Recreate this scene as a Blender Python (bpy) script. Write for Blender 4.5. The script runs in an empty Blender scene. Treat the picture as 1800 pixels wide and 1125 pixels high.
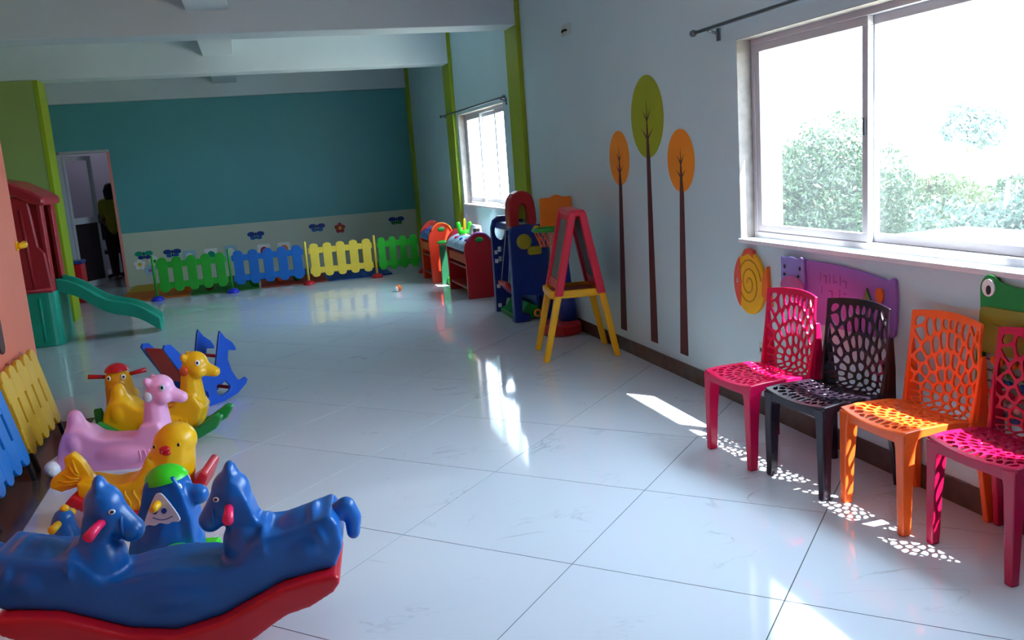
import bpy, bmesh, math, random
import numpy as np
from mathutils import Vector, Matrix
random.seed(7)
R = math.radians
scene = bpy.context.scene
col = scene.collection

# ------------------------------------------------------------------ camera
FPX, YAW, PITCH, ROLL = 1560.12, 0.272629, 0.179714, -0.0725515
CAM_H, WX = 1.5516, 2.685
cy_, sy_, cp_, sp_ = math.cos(YAW), math.sin(YAW), math.cos(PITCH), math.sin(PITCH)
fw = Vector((sy_*cp_, cy_*cp_, -sp_)); r0 = Vector((cy_, -sy_, 0)); u0 = r0.cross(fw)
cr, sr = math.cos(ROLL), math.sin(ROLL)
rv = cr*r0 + sr*u0; uv_ = -sr*r0 + cr*u0
cam = bpy.data.objects.new('camera', bpy.data.cameras.new('camera'))
cam.data.sensor_width = 36.0; cam.data.lens = FPX/1800*36
cam.data.clip_start = 0.05; cam.data.clip_end = 500
m3 = Matrix((rv, uv_, -fw)).transposed()
cam.matrix_world = Matrix.Translation((0, 0, CAM_H)) @ m3.to_4x4()
col.objects.link(cam); scene.camera = cam

# ------------------------------------------------------------------ world, sun, exposure
world = bpy.data.worlds.new('hazy_sky'); scene.world = world; world.use_nodes = True
bgn = world.node_tree.nodes['Background']
bgn.inputs['Color'].default_value = (0.64, 0.83, 1.0, 1); bgn.inputs['Strength'].default_value = 15.0
sun = bpy.data.objects.new('sun', bpy.data.lights.new('sun', 'SUN'))
sun.data.energy = 26.0; sun.data.angle = R(0.55); sun.data.color = (1.0, 0.97, 0.93)
sun.rotation_euler = Vector((-0.37, 0.45, -1.0)).to_track_quat('-Z', 'Y').to_euler()
sun.location = (8, -6, 14); col.objects.link(sun)
scene.view_settings.view_transform = 'Standard'; scene.view_settings.look = 'None'
scene.view_settings.gamma = 1.0; scene.view_settings.use_curve_mapping = False
scene.view_settings.exposure = 0.55
scene.cycles.use_denoising = True
scene.cycles.caustics_reflective = False; scene.cycles.caustics_refractive = False
scene.cycles.sample_clamp_indirect = 6.0
scene.cycles.max_bounces = 10; scene.cycles.diffuse_bounces = 6
def portal(y0, y1, z0, z1):
    l = bpy.data.lights.new('window_portal', 'AREA'); l.shape = 'RECTANGLE'
    l.size = z1-z0; l.size_y = y1-y0; l.cycles.is_portal = True
    o = bpy.data.objects.new('window_portal', l); o.location = (WX+0.30, (y0+y1)/2, (z0+z1)/2)
    o.rotation_euler = (0, R(90), 0); col.objects.link(o)
WINS = [(1.65, 4.57, 0.99, 2.11), (9.35, 11.5, 1.0, 2.15)]
for w in WINS: portal(*w)

# ------------------------------------------------------------------ materials
def lin(h):
    h = h.lstrip('#'); v = [int(h[i:i+2], 16)/255 for i in (0, 2, 4)]
    return tuple((c/12.92 if c <= 0.04045 else ((c+0.055)/1.055)**2.4) for c in v)
MATS = {}
def mat(name, hexc, rough=0.4, var=0.08, scale=6.0, metal=0.0, bump=0.0, spec=0.5):
    if name in MATS: return MATS[name]
    m = bpy.data.materials.new(name); m.use_nodes = True
    nt = m.node_tree; b = nt.nodes['Principled BSDF']; c = lin(hexc)
    tc = nt.nodes.new('ShaderNodeTexCoord'); nz = nt.nodes.new('ShaderNodeTexNoise')
    nz.inputs['Scale'].default_value = scale; nz.inputs['Detail'].default_value = 16
    nt.links.new(tc.outputs['Object'], nz.inputs['Vector'])
    rp = nt.nodes.new('ShaderNodeValToRGB')
    rp.color_ramp.elements[0].position = 0.3; rp.color_ramp.elements[1].position = 0.7
    rp.color_ramp.elements[0].color = tuple(max(0, x*(1-var)) for x in c)+(1,)
    rp.color_ramp.elements[1].color = tuple(min(1, x*(1+var)) for x in c)+(1,)
    nt.links.new(nz.outputs['Fac'], rp.inputs['Fac']); nt.links.new(rp.outputs['Color'], b.inputs['Base Color'])
    b.inputs['Roughness'].default_value = rough; b.inputs['Metallic'].default_value = metal
    b.inputs['Specular IOR Level'].default_value = spec
    if bump:
        n2 = nt.nodes.new('ShaderNodeTexNoise'); n2.inputs['Scale'].default_value = scale*14
        nt.links.new(tc.outputs['Object'], n2.inputs['Vector'])
        bp = nt.nodes.new('ShaderNodeBump'); bp.inputs['Strength'].default_value = bump; bp.inputs['Distance'].default_value = 0.004
        nt.links.new(n2.outputs['Fac'], bp.inputs['Height']); nt.links.new(bp.outputs['Normal'], b.inputs['Normal'])
    MATS[name] = m; return m
def P(name, hexc, rough=0.33): return mat('plastic_'+name, hexc, rough, 0.07, 5)
W_RIGHT = mat('paint_pale_blue', '#BEDAE2', 0.6, 0.03, 1.5, bump=0.08)
W_CREAM = mat('paint_cream', '#C6CCBC', 0.6, 0.03, 1.5, bump=0.06)
W_TEAL = mat('paint_teal', '#58A0A8', 0.45, 0.04, 1.2, bump=0.05)
W_GREEN = mat('paint_olive_green', '#93A812', 0.5, 0.05, 1.5, bump=0.05)
W_SAGE = mat('paint_sage_green', '#93A862', 0.55, 0.05, 1.5, bump=0.05)
W_ORANGE = mat('paint_salmon', '#EA7C60', 0.5, 0.04, 1.2, bump=0.05)
W_CEIL = mat('paint_ceiling', '#CCD9DE', 0.7, 0.03, 1.5, bump=0.05)
W_LAV = mat('paint_lavender', '#B9B3C6', 0.6, 0.03, 1.5)
W_PINK = mat('paint_pink', '#E58C80', 0.5, 0.03, 1.5)
SKIRT = mat('dark_marble', '#54433F', 0.25, 0.25, 9)
GROUT = mat('grout', '#4E5358', 0.8, 0.1, 20)
ALU = mat('white_aluminium', '#B9BBC2', 0.35, 0.03, 5)
STEEL = mat('brushed_steel', '#70757C', 0.3, 0.05, 30, metal=0.8)
PLASTER = mat('rough_plaster', '#827D7B', 0.85, 0.18, 14, bump=0.5)
EXTWHITE = mat('exterior_white', '#E6E6E2', 0.8, 0.05, 4, bump=0.2)
BLACKM = mat('black_plastic', '#14141A', 0.4, 0.1)
WHITEP = P('white', '#EDEFF2'); PBLACK = P('black', '#231D2A', 0.3)
RED = P('red', '#BE1224'); DRED = P('deep_red', '#AE1B24'); BLUE = P('blue', '#0A5FB0'); NAVY = P('navy', '#1B3C92')
YEL = P('yellow', '#F2B806'); LYEL = P('pale_yellow', '#EBCB45'); GRN = P('green', '#239B2B'); LIME = P('lime', '#35D51C')
DGRN = P('dark_green', '#128A3A'); TEALP = P('teal', '#0C9A80'); ORG = P('orange', '#F5701E'); DORG = P('burnt_orange', '#EE7A12')
PINK = P('pink', '#F4B0DC'); MAG = P('magenta', '#D40F4E', 0.25); PNKR = P('pink_red', '#F0235E'); DMAG = P('crimson', '#BC0F46', 0.25)
ORC = P('chair_orange', '#F4692A', 0.25); CHBLK = P('chair_black', '#221A28', 0.25)
PUR = P('purple', '#9468BE', 0.45); LAVP = P('lavender', '#8E86CE', 0.45); BROWN = mat('paint_brown', '#5A2E30', 0.6, 0.15, 8)
PT_G = mat('paint_leaf_green', '#98A80C', 0.6, 0.06, 4); PT_O = mat('paint_leaf_orange', '#EE9016', 0.6, 0.06, 4)

def tile_mat():
    m = bpy.data.materials.new('polished_marble_tile'); m.use_nodes = True; nt = m.node_tree
    b = nt.nodes['Principled BSDF']; tc = nt.nodes.new('ShaderNodeTexCoord'); oi = nt.nodes.new('ShaderNodeObjectInfo')
    mul = nt.nodes.new('ShaderNodeMath'); mul.operation = 'MULTIPLY'; mul.inputs[1].default_value = 60
    nt.links.new(oi.outputs['Random'], mul.inputs[0])
    add = nt.nodes.new('ShaderNodeVectorMath'); add.operation = 'ADD'
    nt.links.new(tc.outputs['Object'], add.inputs[0]); nt.links.new(mul.outputs[0], add.inputs[1])
    mp = nt.nodes.new('ShaderNodeMapping'); mp.inputs['Rotation'].default_value = (0, 0, 0.9); mp.inputs['Scale'].default_value = (1, 2.2, 1)
    nt.links.new(add.outputs[0], mp.inputs['Vector'])
    n1 = nt.nodes.new('ShaderNodeTexNoise'); n1.inputs['Scale'].default_value = 1.6; n1.inputs['Detail'].default_value = 8; n1.inputs['Distortion'].default_value = 1.2
    nt.links.new(mp.outputs[0], n1.inputs['Vector'])
    # veins: narrow band of the noise
    s = nt.nodes.new('ShaderNodeMath'); s.operation = 'SUBTRACT'; s.inputs[1].default_value = 0.5
    a = nt.nodes.new('ShaderNodeMath'); a.operation = 'ABSOLUTE'
    nt.links.new(n1.outputs['Fac'], s.inputs[0]); nt.links.new(s.outputs[0], a.inputs[0])
    rp = nt.nodes.new('ShaderNodeValToRGB'); e = rp.color_ramp.elements
    e[0].position = 0.0; e[0].color = (1, 1, 1, 1); e[1].position = 0.012; e[1].color = (0, 0, 0, 1)
    nt.links.new(a.outputs[0], rp.inputs['Fac'])
    n2 = nt.nodes.new('ShaderNodeTexNoise'); n2.inputs['Scale'].default_value = 2.3; nt.links.new(add.outputs[0], n2.inputs['Vector'])
    r2 = nt.nodes.new('ShaderNodeValToRGB'); r2.color_ramp.elements[0].position = 0.55; r2.color_ramp.elements[1].position = 0.72
    nt.links.new(n2.outputs['Fac'], r2.inputs['Fac'])
    mm = nt.nodes.new('ShaderNodeMath'); mm.operation = 'MULTIPLY'
    nt.links.new(rp.outputs['Color'], mm.inputs[0]); nt.links.new(r2.outputs['Color'], mm.inputs[1])
    mx = nt.nodes.new('ShaderNodeMix'); mx.data_type = 'RGBA'
    mx.inputs['A'].default_value = lin('#CCD6E2')+(1,); mx.inputs['B'].default_value = lin('#AEB5C0')+(1,)
    nt.links.new(mm.outputs[0], mx.inputs['Factor']); nt.links.new(mx.outputs['Result'], b.inputs['Base Color'])
    b.inputs['Roughness'].default_value = 0.06; b.inputs['IOR'].default_value = 1.55
    # a very slight unevenness from tile to tile
    n3 = nt.nodes.new('ShaderNodeTexNoise'); n3.inputs['Scale'].default_value = 2.2; nt.links.new(add.outputs[0], n3.inputs['Vector'])
    bp = nt.nodes.new('ShaderNodeBump'); bp.inputs['Strength'].default_value = 0.25; bp.inputs['Distance'].default_value = 0.0025
    nt.links.new(n3.outputs['Fac'], bp.inputs['Height']); nt.links.new(bp.outputs['Normal'], b.inputs['Normal'])
    return m
TILE = tile_mat()
def glass_mat():
    m = bpy.data.materials.new('hazed_window_glass'); m.use_nodes = True; nt = m.node_tree; nt.nodes.clear()
    out = nt.nodes.new('ShaderNodeOutputMaterial'); tr = nt.nodes.new('ShaderNodeBsdfTransparent'); gl = nt.nodes.new('ShaderNodeBsdfGlossy')
    gl.inputs['Roughness'].default_value = 0.03
    di = nt.nodes.new('ShaderNodeBsdfTranslucent'); di.inputs['Color'].default_value = (0.9, 0.95, 1, 1)  # faint translucent layer mixed in to wash out the view like haze
    tc = nt.nodes.new('ShaderNodeTexCoord'); nz = nt.nodes.new('ShaderNodeTexNoise'); nz.inputs['Scale'].default_value = 7; nz.inputs['Detail'].default_value = 6
    nt.links.new(tc.outputs['Object'], nz.inputs['Vector'])
    mr = nt.nodes.new('ShaderNodeMapRange'); mr.inputs['To Min'].default_value = 0.006; mr.inputs['To Max'].default_value = 0.016
    nt.links.new(nz.outputs['Fac'], mr.inputs['Value'])
    m1 = nt.nodes.new('ShaderNodeMixShader'); nt.links.new(mr.outputs[0], m1.inputs['Fac'])
    nt.links.new(tr.outputs[0], m1.inputs[1]); nt.links.new(di.outputs[0], m1.inputs[2])
    m2 = nt.nodes.new('ShaderNodeMixShader'); lw = nt.nodes.new('ShaderNodeLayerWeight'); lw.inputs['Blend'].default_value = 0.5
    pw = nt.nodes.new('ShaderNodeMath'); pw.operation = 'POWER'; pw.inputs[1].default_value = 5.0; nt.links.new(lw.outputs['Facing'], pw.inputs[0])
    fr = nt.nodes.new('ShaderNodeMapRange'); fr.inputs['To Min'].default_value = 0.02; fr.inputs['To Max'].default_value = 0.5; nt.links.new(pw.outputs[0], fr.inputs['Value'])
    nt.links.new(fr.outputs[0], m2.inputs['Fac']); nt.links.new(m1.outputs[0], m2.inputs[1]); nt.links.new(gl.outputs[0], m2.inputs[2])
    nt.links.new(m2.outputs[0], out.inputs['Surface']); return m
GLASS = glass_mat()

# ------------------------------------------------------------------ helpers
def link_mesh(name, me, m, parent=None, smooth=False, bevel=0.0):
    o = bpy.data.objects.new(name, me); col.objects.link(o)
    if m is not None and len(me.materials) == 0: me.materials.append(m)
    if parent is not None: o.parent = parent
    if smooth: me.polygons.foreach_set('use_smooth', [True]*len(me.polygons))
    if bevel:
        b = o.modifiers.new('bevel', 'BEVEL'); b.width = bevel; b.segments = 2; b.limit_method = 'ANGLE'; b.angle_limit = R(35)
    return o
def obj(name, bm, m, parent=None, smooth=False, bevel=0.0):
    bmesh.ops.recalc_face_normals(bm, faces=bm.faces[:])
    me = bpy.data.meshes.new(name); bm.to_mesh(me); bm.free()
    return link_mesh(name, me, m, parent, smooth, bevel)
def tag(o, label, cat, group=None):
    o['label'] = label; o['category'] = cat
    if group: o['group'] = group
    return o
def thing(name, label, cat, loc=(0, 0, 0), rz=0.0, group=None):
    o = bpy.data.objects.new(name, None); col.objects.link(o); o.empty_display_size = 0.1
    o.location = loc; o.rotation_euler = (0, 0, rz); return tag(o, label, cat, group)
def struct(o):
    o['kind'] = 'structure'; return o
def stuff(o):
    o['kind'] = 'stuff'; return o
def box(bm, x0, x1, y0, y1, z0, z1, mtx=None):
    vs = [bm.verts.new(v) for v in ((x0, y0, z0), (x1, y0, z0), (x1, y1, z0), (x0, y1, z0), (x0, y0, z1), (x1, y0, z1), (x1, y1, z1), (x0, y1, z1))]
    if mtx is not None:
        for v in vs: v.co = mtx @ v.co
    for f in ((0, 3, 2, 1), (4, 5, 6, 7), (0, 1, 5, 4), (1, 2, 6, 5), (2, 3, 7, 6), (3, 0, 4, 7)): bm.faces.new([vs[i] for i in f])
def B(*boxes):
    bm = bmesh.new()
    for b in boxes: box(bm, *b)
    return bm
def frame_of(d):
    d = d.normalized(); a = Vector((0, 0, 1)) if abs(d.z) < 0.9 else Vector((1, 0, 0))
    x = d.cross(a).normalized(); return x, d.cross(x).normalized()
def tube(bm, pts, r, n=10, cap=True, flat=1.0):
    pts = [Vector(p) for p in pts]; rs = r if isinstance(r, (list, tuple)) else [r]*len(pts); rings = []
    x = None
    for i, p in enumerate(pts):
        d = (pts[min(i+1, len(pts)-1)]-pts[max(i-1, 0)])
        if x is None: x, y = frame_of(d)
        else:
            d.normalize(); x = (x-d*x.dot(d)).normalized(); y = d.cross(x)
        rings.append([bm.verts.new(p+(x*math.cos(2*math.pi*k/n)+y*math.sin(2*math.pi*k/n)*flat)*rs[i]) for k in range(n)])
    for a, b in zip(rings, rings[1:]):
        for k in range(n): bm.faces.new((a[k], a[(k+1) % n], b[(k+1) % n], b[k]))
    if cap: bm.faces.new(rings[0][::-1]); bm.faces.new(rings[-1])
def lathe(bm, prof, n=24, c=(0, 0, 0)):
    rings = []
    for r, z in prof: rings.append([bm.verts.new((c[0]+r*math.cos(2*math.pi*k/n), c[1]+r*math.sin(2*math.pi*k/n), c[2]+z)) for k in range(n)])
    for a, b in zip(rings, rings[1:]):
        for k in range(n): bm.faces.new((a[k], a[(k+1) % n], b[(k+1) % n], b[k]))
    bm.faces.new(rings[0][::-1]); bm.faces.new(rings[-1])
def ell(bm, c, r, rot=None, seg=16):
    mt = Matrix.Translation(c) @ (rot.to_4x4() if rot else Matrix.Identity(4)) @ Matrix.Diagonal((r[0], r[1], r[2], 1))
    bmesh.ops.create_uvsphere(bm, u_segments=seg, v_segments=max(8, seg*2//3), radius=1, matrix=mt)
def circ(cx, cz, rx, rz=None, n=28, a0=0):
    rz = rx if rz is None else rz
    return [(cx+rx*math.cos(2*math.pi*k/n+a0), cz+rz*math.sin(2*math.pi*k/n+a0)) for k in range(n)]
def rrect(x0, x1, z0, z1, r, n=5):
    o = []
    for cx, cz, a in ((x1-r, z1-r, 0), (x0+r, z1-r, 90), (x0+r, z0+r, 180), (x1-r, z0+r, 270)):
        for k in range(n+1): t = R(a+90*k/n); o.append((cx+r*math.cos(t), cz+r*math.sin(t)))
    return o
def chaikin(p, it=2):
    for _ in range(it):
        q = []
        for i in range(len(p)):
            a, b = p[i], p[(i+1) % len(p)]
            q += [(0.75*a[0]+0.25*b[0], 0.75*a[1]+0.25*b[1]), (0.25*a[0]+0.75*b[0], 0.25*a[1]+0.75*b[1])]
        p = q
    return p
XZ = lambda a, b, c: (a, c, b)         # plate in local XZ, thickness along Y
YZ = lambda a, b, c: (c, a, b)         # plate in YZ, thickness along X
XY = lambda a, b, c: (a, b, c)
WALL = lambda a, b, c: (WX-c, a, b)    # on the right wall: a = world Y, b = Z, c = how far it stands out
def plate(bm, outline, c0, c1, f=XZ, holes=()):
    loops = [outline]+list(holes)
    if not holes:
        v0 = [bm.verts.new(f(a, b, c0)) for a, b in outline]; v1 = [bm.verts.new(f(a, b, c1)) for a, b in outline]
        bm.faces.new(v0); bm.faces.new(v1[::-1]); n = len(v0)
        for i in range(n): bm.faces.new((v0[i], v0[(i+1) % n], v1[(i+1) % n], v1[i]))
        return
    tmp = bmesh.new(); es = []
    for lp in loops:
        vs = [tmp.verts.new((a, b, 0)) for a, b in lp]
        es += [tmp.edges.new((vs[i], vs[(i+1) % len(vs)])) for i in range(len(vs))]
    bmesh.ops.triangle_fill(tmp, edges=es, use_beauty=True)
    tmp.verts.index_update(); co = [(v.co.x, v.co.y) for v in tmp.verts]
    tri = [[v.index for v in fc.verts] for fc in tmp.faces]; tmp.free()
    v0 = [bm.verts.new(f(a, b, c0)) for a, b in co]; v1 = [bm.verts.new(f(a, b, c1)) for a, b in co]
    for t in tri:
        bm.faces.new([v0[i] for i in t]); bm.faces.new([v1[i] for i in t[::-1]])
    k = 0
    for lp in loops:
        n = len(lp)
        for i in range(n): bm.faces.new((v0[k+i], v0[k+(i+1) % n], v1[k+(i+1) % n], v1[k+i]))
        k += n
def pl_obj(name, outline, c0, c1, m, parent=None, f=XZ, holes=(), bevel=0.0):
    bm = bmesh.new(); plate(bm, outline, c0, c1, f, holes); return obj(name, bm, m, parent, bevel=bevel)
def hull(bm, spheres):
    vs = []
    for c, r in spheres:
        t = bmesh.new(); bmesh.ops.create_icosphere(t, subdivisions=2, radius=r)
        for v in t.verts: vs.append(bm.verts.new(v.co+Vector(c)))
        t.free()
    bmesh.ops.convex_hull(bm, input=vs, use_existing_faces=False)
def blob(name, prims, m, parent, vox=0.010, it=10, fac=0.5):
    """one continuous moulded surface out of overlapping volumes"""
    acc = []; faces = []; off = 0
    for p in prims:
        bm = bmesh.new(); k = p[0]
        if k == 'e': ell(bm, p[1], p[2], p[3] if len(p) > 3 else None, 20)
        elif k == 'c': hull(bm, p[1])
        elif k == 'p': plate(bm, p[1], -p[2], p[2], p[3] if len(p) > 3 else XZ)
        elif k == 'P': plate(bm, p[1], p[2], p[3], p[4] if len(p) > 4 else XZ)
        bmesh.ops.recalc_face_normals(bm, faces=bm.faces[:]); bmesh.ops.triangulate(bm, faces=bm.faces[:])
        bm.verts.ensure_lookup_table(); lv = [v for v in bm.verts if v.link_faces]
        ix = {v: off+i for i, v in enumerate(lv)}; acc += [v.co.copy() for v in lv]
        faces += [[ix[v] for v in f.verts] for f in bm.faces]; off += len(lv); bm.free()
    me = bpy.data.meshes.new(name); me.from_pydata(acc, [], faces); me.update()
    o = bpy.data.objects.new(name, me); col.objects.link(o)
    rm = o.modifiers.new('r', 'REMESH'); rm.mode = 'VOXEL'; rm.voxel_size = vox
    sm = o.modifiers.new('s', 'SMOOTH'); sm.iterations = it; sm.factor = fac
    dg = bpy.context.evaluated_depsgraph_get(); new = bpy.data.meshes.new_from_object(o.evaluated_get(dg))
    bpy.data.objects.remove(o); bpy.data.meshes.remove(me); new.name = name
    return link_mesh(name, new, m, parent, True)
def eye(parent, pos, nrm, r=0.016, white=None, tall=1.3, pup=0.55):
    nrm = Vector(nrm).normalized(); q = nrm.to_track_quat('X', 'Z').to_matrix()
    bm = bmesh.new(); ell(bm, pos, (r*0.35, r, r*tall), q, 14); e = obj('eye', bm, white or WHITEP, parent, True)
    bm = bmesh.new(); ell(bm, Vector(pos)+nrm*r*0.22, (r*0.3, r*pup, r*tall*pup), q, 12); obj('pupil', bm, BLACKM, e, True)
    return e

# ------------------------------------------------------------------ floor
S, TH = 0.8, R(45.0)
ta = Vector((math.cos(TH), -math.sin(TH), 0)); tb = Vector((math.sin(TH), math.cos(TH), 0)); torg = Vector((0.4525, 3.6009, 0))
floor = struct(obj('floor', B((-3.6, 2.72, -4.2, 15.05, -0.14, -0.002)), GROUT))
def clip_poly(poly, ax, val, keep_less):
    out = []
    for i in range(len(poly)):
        a, b = poly[i], poly[(i+1) % len(poly)]; ina = (a[ax] <= val) == keep_less; inb = (b[ax] <= val) == keep_less
        if ina: out.append(a)
        if ina != inb:
            t = (val-a[ax])/(b[ax]-a[ax]); out.append((a[0]+t*(b[0]-a[0]), a[1]+t*(b[1]-a[1])))
    return out
g = 0.0022; full_tile = None
for i in range(-18, 18):
    for j in range(-18, 24):
        o0 = torg+ta*i*S+tb*j*S
        cs = [o0+ta*(g)+tb*(g), o0+ta*(S-g)+tb*g, o0+ta*(S-g)+tb*(S-g), o0+ta*g+tb*(S-g)]
        pg = [(c.x, c.y) for c in cs]; n0 = pg
        for ax, val, kl in ((0, -3.4, False), (0, WX-0.001, True), (1, -1.6, False), (1, 14.98, True)): pg = clip_poly(pg, ax, val, kl) if pg else pg
        if len(pg) < 3: continue
        cc = o0+ta*S/2+tb*S/2
        if cc.x < -1.75 and cc.y < 6.2: continue
        whole = len(pg) == 4 and all(abs(p[0]-q[0])+abs(p[1]-q[1]) < 1e-6 for p, q in zip(pg, n0))
        if whole and full_tile is not None:
            t = bpy.data.objects.new('tile', full_tile); col.objects.link(t); t.parent = floor
        else:
            bm = bmesh.new(); plate(bm, [(p[0]-cc.x, p[1]-cc.y) for p in pg], -0.012, 0.0, XY)
            t = obj('tile', bm, TILE, floor)
            if whole: full_tile = t.data
        t.location = (cc.x, cc.y, 0)

# ------------------------------------------------------------------ walls, beams, pillars
ZC = 3.3; WO = WX+0.28
bm = bmesh.new(); ys = -4.0
for (y0, y1, z0, z1) in sorted(WINS):
    box(bm, WX, WO, ys, y0, -0.1, ZC); box(bm, WX, WO, y0, y1, -0.1, z0); box(bm, WX, WO, y0, y1, z1, ZC); ys = y1
box(bm, WX, WO, ys, 15.25, -0.1, ZC)
wall_right = struct(obj('wall_right', bm, W_RIGHT))
wb = struct(obj('wall_back', B((-2.0, WX, 15.0, 15.2, -0.1, 0.83), (-3.6, -2.76, 15.0, 15.2, -0.1, 0.83)), W_CREAM))
obj('teal_band', B((-2.0, WX, 15.0, 15.2, 0.83, 2.83), (-3.6, -2.76, 15.0, 15.2, 0.83, 2.83), (-2.76, -2.0, 15.0, 15.2, 2.13, 2.83)), W_TEAL, wb)
obj('upper_band', B((-3.6, WX, 15.0, 15.2, 2.83, ZC)), W_CREAM, wb)
wall_left = struct(obj('wall_left', B((-1.65, -1.5, -4.0, 6.5, -0.1, ZC), (-3.4, -1.65, 6.36, 6.5, -0.1, ZC)), W_ORANGE))
struct(obj('wall_alcove', B((-3.6, -3.4, 6.36, 15.0, -0.1, ZC)), W_SAGE))
struct(obj('wall_rear', B((-1.65, WO, -4.2, -4.0, -0.1, ZC)), W_RIGHT))
wg = struct(obj('wall_green', B((-3.4, -2.2, 11.6, 12.0, 0, 2.82)), W_SAGE))
obj('green_edge', B((-2.202, -2.196, 11.598, 12.0, 0, 2.82), (-2.24, -2.196, 11.594, 11.6, 0, 2.82)), W_GREEN, wg)
struct(obj('ceiling', B((-3.6, WO, -4.2, 15.2, ZC, ZC+0.15)), W_CEIL))
for y0, y1 in ((8.56, 8.94), (11.62, 11.98), (14.9, 15.0)):
    struct(obj('trim_beam', B((-3.4, WX-0.001, y0, y1, 2.82, ZC)), W_CEIL, bevel=0.008))
struct(obj('trim_beam', B((-0.36, 0.0, -4.0, 15.0, 3.02, ZC)), W_CEIL, bevel=0.008))
for y0, y1 in ((8.54, 8.96), (11.6, 12.0), (14.8, 15.0), (5.0-0.0-8.6, 5.0-8.2)):
    if y0 > 0: struct(obj('trim_pillar', B((WX-0.045, WX, y0, y1, 0, ZC)), W_GREEN, bevel=0.006))
bb = struct(obj('baseboard_right', B((WX-0.012, WX, -4.0, 2.0, 0, 0.105)), SKIRT))
for k in range(11):
    y0 = 2.0+k*0.6; obj('slab', B((WX-0.012, WX, y0+0.001, y0+0.599, 0, 0.105)), SKIRT, bb)
struct(obj('baseboard_far', B((WX-0.012, WX, 8.96, 11.6, 0, 0.105), (WX-0.012, WX, 12.0, 14.8, 0, 0.105)), SKIRT))
struct(obj('baseboard_left', B((-1.5, -1.488, -4.0, 6.5, 0, 0.105)), SKIRT))
struct(obj('floor_shade_strip', B((-1.488, -1.21, -1.0, 6.5, -0.01, 0.006)), SKIRT, bevel=0.002))  # dark strip standing in for the shade under the leaning fence panels
# room behind the door
struct(obj('wall_next_room', B((-4.2, -1.2, 18.6, 18.75, -0.1, ZC), (-4.35, -4.2, 15.2, 18.75, -0.1, ZC), (-1.2, -1.05, 15.2, 18.75, -0.1, ZC), (-4.35, -3.6, 15.0, 15.2, -0.1, ZC)), W_LAV))
struct(obj('floor_next_room', B((-4.2, -1.2, 15.05, 18.6, -0.12, -0.001)), mat('plain_tile', '#B9BCC2', 0.12, 0.04)))
struct(obj('ceiling_next_room', B((-4.35, -1.05, 15.2, 18.75, 3.0, 3.1)), W_CEIL))

# ------------------------------------------------------------------ windows
def window(n, y0, y1, z0, z1, mull, detail=True):
    w = bpy.data.objects.new('window_%d' % n, None); col.objects.link(w); w['kind'] = 'structure'
    xf0, xf1 = WX+0.09, WX+0.17
    f = 0.035
    obj('frame', B((xf0, xf1, y0, y1, z0+0.012, z0+0.012+f), (xf0, xf1, y0, y1, z1-f, z1), (xf0, xf1, y0, y0+f, z0+0.012+f, z1-f), (xf0, xf1, y1-f, y1, z0+0.012+f, z1-f)), ALU, w, bevel=0.003)
    obj('sill', B((WX-0.012, WX+0.09, y0-0.01, y1+0.01, z0-0.012, z0+0.012)), mat('sill_white', '#E4E6EA', 0.4, 0.04, 8), w, bevel=0.004)
    obj('jamb_lining', B((WX+0.001, xf0, y1-0.004, y1, z0+0.012, z1)), PLASTER, w)
    obj('head_lining', B((WX+0.001, xf0, y0, y1-0.004, z1-0.003, z1)), PLASTER, w)
    ms = [y1-f]+list(mull)+[y0+f]
    for i in range(len(ms)-1):
        a, b = ms[i+1]-(0.02 if i < len(ms)-2 else 0), ms[i]+(0.02 if i else 0)
        xs0 = xf0+(0.006 if i % 2 == 0 else 0.042); xs1 = xs0+0.03; zb, zt = z0+0.047, z1-f; s = 0.042
        sa = obj('sash', B((xs0, xs1, a, b, zb, zb+s), (xs0, xs1, a, b, zt-s, zt), (xs0, xs1, a, a+s, zb+s, zt-s), (xs0, xs1, b-s, b, zb+s, zt-s)), ALU, w, bevel=0.003)
        obj('pane', B((xs0+0.013, xs0+0.017, a+s, b-s, zb+s, zt-s)), GLASS, sa)
        if detail: obj('latch', B((xs0-0.008, xs0, a+0.012, a+0.028, z0+0.55, z0+0.63)), STEEL, sa, bevel=0.002)
    return w
window(1, *WINS[0], (3.60, 2.63)); window(2, *WINS[1], (10.78, 10.06))
def rod(y0, y1, z, lab, brs):
    t = thing('curtain_rod', lab, 'curtain rod', (WX-0.07, y0, z))
    bm = bmesh.new(); tube(bm, [(0, 0, 0), (0, y1-y0, 0)], 0.011, 12); obj('pole', bm, STEEL, t, True)
    for y in (0, y1-y0):
        bm = bmesh.new(); ell(bm, (0, y, 0), (0.02, 0.03, 0.02)); obj('finial', bm, STEEL, t, True)
    for y in brs:
        bm = bmesh.new(); tube(bm, [(0, y-y0, -0.012), (0.069, y-y0, -0.03)], 0.008); box(bm, 0.06, 0.07, y-y0-0.015, y-y0+0.015, -0.07, 0.0); obj('bracket', bm, STEEL, t)
rod(1.2, 4.93, 2.2, 'steel curtain rod above the large near window', (4.75, 3.1, 1.4))
rod(9.05, 12.2, 2.18, 'thin dark curtain rod above the far window between green pillars', (9.2, 12.05))

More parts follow.
